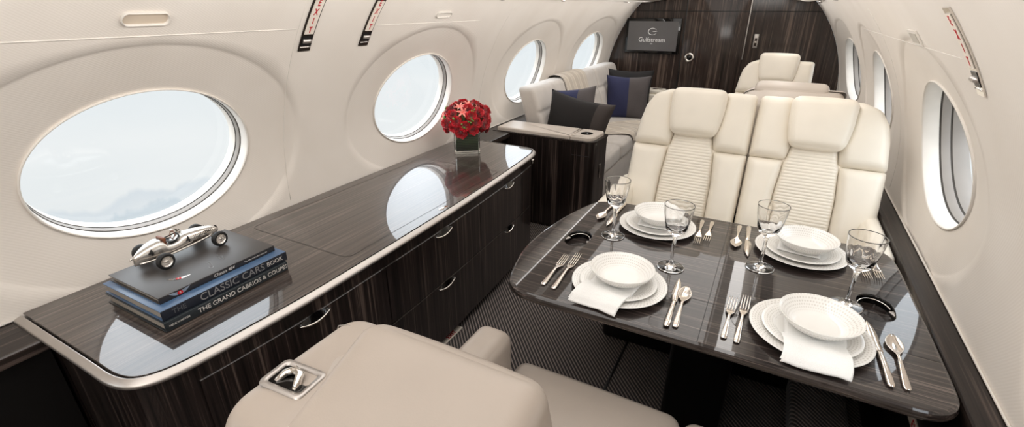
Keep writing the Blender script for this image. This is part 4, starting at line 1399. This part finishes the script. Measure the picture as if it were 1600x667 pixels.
# green berry sprigs
for i in range(8):
    a = i * 2.4; d = Vector((math.cos(a) * .75, math.sin(a) * .75, .35 + .3 * math.sin(i * 1.7))).normalized()
    if i in (0, 3): d = (view + Vector((.1 * i - .1, .1, .1 * i - .2))).normalized()
    p = BC + Vector((d.x * BR.x, d.y * BR.y, d.z * BR.z)) * 1.16
    if p.x < -1.79: p.x = -1.79
    th = thing('berry_sprig', 'tiny green berry sprig tucked between the red blooms', 'flower', (0, 0, 0), 0, 'green berry sprigs in the vase')
    mb = MB()
    for q in range(7):
        V, F = lathe([(0, -.006), (.004, -.0045), (.006, 0), (.004, .0045), (0, .006)], 8)
        off = Vector((rnd.uniform(-.014, .014), rnd.uniform(-.014, .014), rnd.uniform(-.018, .018))); mb.add(V, F, Matrix.Translation(p + off))
    obj('berries', mb.mesh('berries'), plain('green_berry', srgb(96, 136, 62), .45) if i == 0 else bpy.data.materials['green_berry'], th)
    obj('stem', mesh('stem', *tube([Vector((VX + d.x * .03, VY + d.y * .03, CT + .05)), Vector((VX + d.x * .045, VY + d.y * .045, CT + .128)), p], .002, 6)), M['stem'], th)

# ------------------------------------------------------------------ sofa with end cabinet
SY0, SY1 = 3.40, 5.55
cab = thing('end_cabinet', 'dark veneer end cabinet with padded top and cup well at the sofa end', 'cabinet')
cpoly = round_poly([(-1.80, 3.05), (-1.010, 3.05), (-.995, 3.33), (-1.80, 3.33)], [0, .06, .02, 0], 8)
obj('body', slab(cpoly, [(.01, 0), (0, .03), (0, .695), (.003, .70)], name='body'), M['wood_v'], cab)
obj('top_lip', slab(offset_poly(cpoly, -.006), [(0, .690), (0, .701), (.003, .704)], name='lip'), M['wood_ledge'], cab)
pad = offset_poly(cpoly, .014)
for nm, a0, a1 in (('pad', -1.80, -1.19), ('cup_pad', -1.187, -.97)):
    pp = round_poly([(max(a0, -1.78), 3.066), (min(a1, -1.026), 3.066), (min(a1, -1.012), 3.31), (max(a0, -1.78), 3.31)], [.012 if a0 < -1.5 else .004, .004 if a0 < -1.5 else .055, .03 if a0 > -1.5 else .004, .012 if a0 < -1.5 else .004], 6)
    hole = []
    if a0 > -1.5: hole = [[(-1.105 + .042 * math.cos(a), 3.175 + .042 * math.sin(a)) for a in [-2 * PI * i / 28 for i in range(28)]]]
    obj(nm, slab(pp, [(0, .703), (0, .722), (.004, .728), (.012, .731)], holes=hole, name='pad'), M['grey_leather'], cab)
V, F = lathe([(.044, .7325), (.041, .7335), (.039, .728), (.038, .66), (0, .66)], 28)
obj('cup_well', mesh('well', [v + Vector((-1.105, 3.175, 0)) for v in V], F), M['gloss_black'], cab)
V, F = rbox(.004, .018, .11, .0015, n=1, k=2); obj('latch', mesh('latch', [v + Vector((-.998, 3.20, .46)) for v in V], F), M['chrome'], cab)
mbx = zline((-1.01, 3.0485), (-.96, 3.0485), .004, 0)
V, F = rbox(.13, .003, .004, .001, n=1, k=1); obj('drawer_joint', mesh('joint', [v + Vector((-1.10, 3.0492, .60)) for v in V], F), M['black'], cab)

sofa = thing('sofa', 'long pale grey three seat sofa along the left windows', 'sofa')
V, F = rbox(.66, 5.34 - 3.338, .30, .02, n=3, k=3); obj('base', mesh('base', [v + Vector((-1.41, (3.338 + 5.34) / 2, .152)) for v in V], F), M['sofa'], sofa)
sl_ = (SY1 - SY0) / 3
for i in range(3):
    s0 = 3.338; sq_ = (5.34 - s0) / 3; yc = s0 + sq_ * (i + .5)
    V, F = rbox(.60, sq_ - .004, .16, .04, n=6, k=5, puff=(.008, 0, .016)); obj('seat_cushion', mesh('cushion', [v + Vector((-1.37, yc, .378)) for v in V], F), M['sofa'], sofa)
# back: leaning, with horizontal and vertical seams (tufted panels)
for i in range(3):
    yc = SY0 + sl_ * (i + .5)
    V, F = rbox(.15, sl_ - .004, .52, .035, n=30, k=5)
    out = []
    for v in V:
        x = v.x; lean = -.30 * (v.z)
        if v.x > .02:
            g = math.exp(-((v.z - .07) / .016) ** 2) + .9 * math.exp(-((v.y) / .016) ** 2)
            x += .012 * (1 - abs(v.z / .26) ** 2) - .016 * min(1, g)
        out.append(Vector((x + lean - 1.640, yc + v.y, .715 + v.z)))
    obj('back_cushion', mesh('back', out, F), M['sofa'], sofa)
# far arm
V, F = rbox(.60, .15, .34, .03, n=3, k=4, puff=(0, 0, .005)); obj('arm', mesh('arm', [v + Vector((-1.42, SY1 + .078, .50)) for v in V], F), M['sofa'], sofa)
# small side console beyond the sofa with a white topped control panel
cn = thing('side_console', 'low cream console with chrome plate at the far end of the sofa', 'cabinet')
V, F = rbox(.26, .30, .68, .02, n=2, k=3); obj('body', mesh('body', [v + Vector((-1.10, 5.53, .341)) for v in V], F), M['wood_v'], cn) if False else None
V, F = rbox(.24, .22, .70, .02, n=2, k=3); obj('body', mesh('body', [v + Vector((-1.16, 5.36, .351)) for v in V], F), M['ivory'], cn)
V, F = rbox(.20, .17, .05, .02, n=2, k=3); obj('top', mesh('top', [v + Vector((-1.16, 5.36, .722)) for v in V], F), M['ivory'], cn)
V, F = rbox(.10, .05, .006, .002, n=1, k=2); obj('chrome_plate', mesh('plate', [v + Vector((-1.14, 5.33, .750)) for v in V], F), M['chrome'], cn)
cn.location = (.03, .095, -.02)

# scatter cushions
def pillow(label, loc, rot, W, H, T, parts):
    """square knife-edge pillow standing in its local xz plane; parts = [(u0,u1,mat)]"""
    th = thing('throw_pillow', label, 'pillow', loc, 0)
    th.rotation_euler = rot
    N = 22
    for pi, (u0, u1, mt) in enumerate(parts):
        V = []
        nu = max(4, int(N * (u1 - u0)))
        for sgn in (1, -1):
            for j in range(N + 1):
                for i in range(nu + 1):
                    u = -1 + 2 * (u0 + (u1 - u0) * i / nu); v = -1 + 2 * j / N
                    k1 = 1 - .10 * (1 - abs(v) ** 2) * abs(u) ** 3; k2 = 1 - .10 * (1 - abs(u) ** 2) * abs(v) ** 3
                    th_ = T / 2 * ((1 - abs(u) ** 2.4) * (1 - abs(v) ** 2.4)) ** .55
                    V.append(Vector((u * W / 2 * k1, sgn * th_ + .004 * math.sin(u * 5 + v * 4), v * H / 2 * k2 + H / 2 * .96)))
        m = nu + 1; n = m * (N + 1)
        F = grid_faces(m, N + 1) + [tuple(q + n for q in f) for f in grid_faces(m, N + 1)]
        me = clean(mesh('pillow', V, F), 1e-4)
        obj(['cover', 'side_panel', 'back_panel'][pi], me, mt, th)
    return th
M['brownv'] = fabric('dark_brown_velvet', srgb(20, 15, 14), 300, .85, .02)
M['brownv2'] = fabric('brown_satin', srgb(50, 41, 37), 300, .7, .04)
M['navy'] = fabric('navy_velvet', srgb(36, 40, 76), 300, .8, .05)
M['slatev'] = fabric('slate_grey_cloth', srgb(80, 74, 74), 300, .8, .08)
M['blackv'] = fabric('black_velvet', srgb(20, 17, 17), 300, .8, .02)
pillow('dark brown velvet pillow leaning on the near sofa end over the cabinet arm', (-1.345, 3.44, .435), (R(-10), R(7), R(-8)), .56, .51, .18, [(0, .78, M['brownv']), (.78, 1, M['brownv2'])])
pillow('navy pillow mostly hidden behind the dark brown velvet pillow', (-1.42, 3.64, .455), (R(-12), R(-8), R(-4)), .48, .52, .13, [(0, .7, M['navy']), (.7, 1, M['slatev'])])
pillow('navy and grey pillow standing upright at the far sofa end', (-1.33, 5.02, .455), (R(-10), 0, R(16)), .46, .46, .15, [(0, .52, M['navy']), (.52, 1, M['slatev'])])
pillow('black pillow behind the navy and grey pillow at the far sofa end', (-1.38, 5.22, .455), (R(-8), 0, R(8)), .50, .50, .15, [(0, 1, M['blackv'])])

# throw blanket over sofa back and seat
def throw():
    path = [(-1.835, .82), (-1.84, .93), (-1.81, .985), (-1.74, .995), (-1.68, .968), (-1.645, .90), (-1.60, .78), (-1.555, .64), (-1.53, .53), (-1.49, .482), (-1.38, .478), (-1.24, .478), (-1.12, .474), (-1.075, .455), (-1.055, .40)]
    fine = catmull(path, 5, closed=False); nv = 22; V = []
    for j, (x, z) in enumerate(fine):
        t = j / (len(fine) - 1)
        for i in range(nv + 1):
            u = i / nv
            y = 3.98 + .56 * u + (.34 * sstep(.55, .9, t)) + .02 * math.sin(t * 7)
            wv = .006 * math.sin(u * 22 + t * 5) + (.009 * math.sin(u * 9 + t * 14) if t > .6 else 0)
            V.append(Vector((x + (.034 if t < .55 else .01) + wv * (.6 if t < .6 else .2), y, z + max(0, wv) * (1.3 if t > .6 else .5) + .004)))
    return mesh('throw', V, grid_faces(nv + 1, len(fine)))
t = NT('knit_throw'); b = t.bsdf(Roughness=.95, Sheen_Weight=.3)
w_ = t.n('ShaderNodeTexWave', wave_type='BANDS', bands_direction='Y'); w_.inputs['Scale'].default_value = 2.2; w_.inputs['Distortion'].default_value = .3
t.l(t.coord(), w_.inputs['Vector'])
t.l(t.mix(.25, t.ramp(w_.outputs['Fac'], [(.3, srgb(176, 164, 150)), (.5, srgb(214, 205, 190)), (.8, srgb(190, 178, 162))]), t.ramp(t.noise(t.coord(), 300, 2), [(.3, srgb(150, 140, 128)), (.7, srgb(225, 216, 204))])), b.inputs['Base Color'])
t.bump(t.noise(t.coord(), 260, 2), .5, .003, b)
tw = thing('throw_blanket', 'beige banded knitted throw draped over the sofa back and seat', 'blanket')
obj('cloth', throw(), t.m, tw)

# floor level EXIT strips
def floor_exit(label, a, b_, w):
    a = Vector(a); b2 = Vector(b_); d = (b2 - a); L_ = d.length
    th = thing('floor_exit_sign', label, 'exit sign', group='floor level exit signs')
    V, F = rbox(L_, w, .006, .001, n=1, k=1)
    Mx = Matrix.Translation((a + b2) / 2 + Vector((0, 0, .0035))) @ Matrix.Rotation(math.atan2(d.y, d.x), 4, 'Z')
    pl_ = obj('plate', mesh('plate', [Mx @ v for v in V], F), M['cream'], th)
    obj('lettering', xf(text_me('EXIT', w * .95, ext=.0003, bold=.001), Mx @ Matrix.Translation((0, 0, .0034))), M['red'], pl_)
floor_exit('small white EXIT plate with red letters on the carpet along the credenza foot', (-1.220, 1.525, 0), (-1.220, 1.685, 0), .034)
th = thing('floor_exit_sign', 'small white EXIT plate with red letters low on the wall under the right table end', 'exit sign', group='floor level exit signs')
V, F = rbox(.006, .19, .034, .001, n=1, k=1)
pl_ = obj('plate', mesh('plate', [v + Vector((.5745, 1.49, .39)) for v in V], F), M['cream'], th)
obj('lettering', xf(text_me('EXIT', .033, ext=.0003, bold=.0008, spacing=1.3), frame_M((.5710, 1.49, .39), (0, -1, 0), (0, 0, 1))), M['red'], pl_)

# ------------------------------------------------------------------ outside: hazy sky over cloud and mountains
w = bpy.data.worlds.new('sky'); SC.world = w; w.use_nodes = True
nt = w.node_tree; nt.nodes.clear()
class WN(NT):
    def __init__(s, t): s.t = t; s.m = None
W_ = WN(nt)
out = W_.n('ShaderNodeOutputWorld'); bg = W_.n('ShaderNodeBackground'); W_.l(bg.outputs[0], out.inputs[0])
tc = W_.n('ShaderNodeTexCoord'); sep = W_.n('ShaderNodeSeparateXYZ'); W_.l(tc.outputs['Generated'], sep.inputs[0])
zc = sep.outputs['Z']
az = W_.math('ARCTAN2', sep.outputs['Y'], sep.outputs['X'])
cmb = W_.n('ShaderNodeCombineXYZ'); W_.l(az, cmb.inputs[0])
col = W_.ramp(W_.math('ADD', zc, .5), [(0, srgb(238, 242, 243)), (.20, srgb(238, 242, 243)), (.30, srgb(242, 246, 247)), (.50, srgb(232, 241, 246)), (.60, srgb(236, 243, 248)), (1.0, srgb(236, 243, 250))])
cl = W_.noise(W_.n('ShaderNodeMapping', i_Scale=(1, 1, 6)).outputs[0], 3, 5)
mp = [x for x in nt.nodes if x.type == 'MAPPING'][0]; W_.l(tc.outputs['Generated'], mp.inputs[0])
col = W_.mix(W_.math('MULTIPLY', W_.math('SUBTRACT', cl, .42), 1.2), col, srgb(252, 253, 253))
for (base, amp, fr, c, seed) in ((-.285, .06, 5.0, srgb(222, 230, 236), 0), (-.310, .08, 7.0, srgb(206, 218, 226), 3.3), (-.345, .07, 9.0, srgb(216, 225, 230), 7.1)):
    cm = W_.n('ShaderNodeCombineXYZ'); W_.l(az, cm.inputs[0]); cm.inputs[1].default_value = seed
    nn_ = W_.noise(cm.outputs[0], fr, 5, .55)
    ridge = W_.math('ADD', W_.math('MULTIPLY', W_.math('SUBTRACT', nn_, .5), amp * 2.2), base)
    dlt = W_.math('SUBTRACT', ridge, zc)
    m1 = W_.math('MULTIPLY', W_.math('MULTIPLY', dlt, 120), 1.0); mm = W_.n('ShaderNodeClamp'); W_.l(m1, mm.inputs[0])
    fade = W_.n('ShaderNodeClamp'); W_.l(W_.math('SUBTRACT', 1.0, W_.math('MULTIPLY', dlt, 16)), fade.inputs[0])
    col = W_.mix(W_.math('MULTIPLY', mm.outputs[0], fade.outputs[0]), col, c)
W_.l(col, bg.inputs['Color'])
st_ = W_.n('ShaderNodeMapRange'); st_.inputs['From Min'].default_value = -.06; st_.inputs['From Max'].default_value = .30
st_.inputs['To Min'].default_value = .93; st_.inputs['To Max'].default_value = 3.7
W_.l(zc, st_.inputs['Value']); W_.l(st_.outputs[0], bg.inputs['Strength'])

# ------------------------------------------------------------------ interior lights
def area(name, loc, rot, sx, sy, power, col=(1, .97, .935), spread=180):
    ld = bpy.data.lights.new(name, 'AREA'); ld.shape = 'RECTANGLE'; ld.size = sx; ld.size_y = sy; ld.energy = power; ld.color = col; ld.spread = R(spread)
    o = bpy.data.objects.new(name, ld); COL.objects.link(o); o.location = loc; o.rotation_euler = rot
    return o
area('ceiling_wash_light', (CX, .60, 1.90), (0, 0, 0), 1.1, 3.6, 21)
area('ceiling_wash_light', (CX, 4.1, 1.90), (0, 0, 0), 1.3, 3.0, 17)
area('aft_fill_light', (CX + .3, -1.2, 1.80), (R(62), 0, 0), 1.2, .5, 12)  # unseen fill added behind the camera to brighten the seat fronts
for sg in (-1, 1):
    area('sidewall_wash_light', (CX + sg * .66, 2.0, 1.570), (0, R(-50 * sg), 0), .14, 7.0, 15.0 if sg < 0 else 13.5)

# ------------------------------------------------------------------ camera
cam = bpy.data.cameras.new('camera'); cam.sensor_width = 36; cam.lens = 36 * 740 / 1600; cam.clip_start = .02
co = bpy.data.objects.new('camera', cam); COL.objects.link(co)
F_, px, py = 740.0, 435.0, 323.5
p = math.atan2(py, F_)
Yc = Vector((px, py, -F_)).normalized(); Zc = Vector((0, math.cos(p), math.sin(p))); Xc = Yc.cross(Zc)
mat = Matrix(((Xc[0], Xc[1], Xc[2], 0), (Yc[0], Yc[1], Yc[2], 0), (Zc[0], Zc[1], Zc[2], 1.56), (0, 0, 0, 1)))
co.matrix_world = mat
SC.camera = co
SC.view_settings.view_transform = 'Standard'
SC.view_settings.look = 'None'
SC.view_settings.exposure = .10
SC.cycles.max_bounces = 10
SC.cycles.transmission_bounces = 10
SC.cycles.transparent_max_bounces = 12
SC.cycles.caustics_refractive = False
SC.cycles.caustics_reflective = False
SC.cycles.sample_clamp_indirect = 6
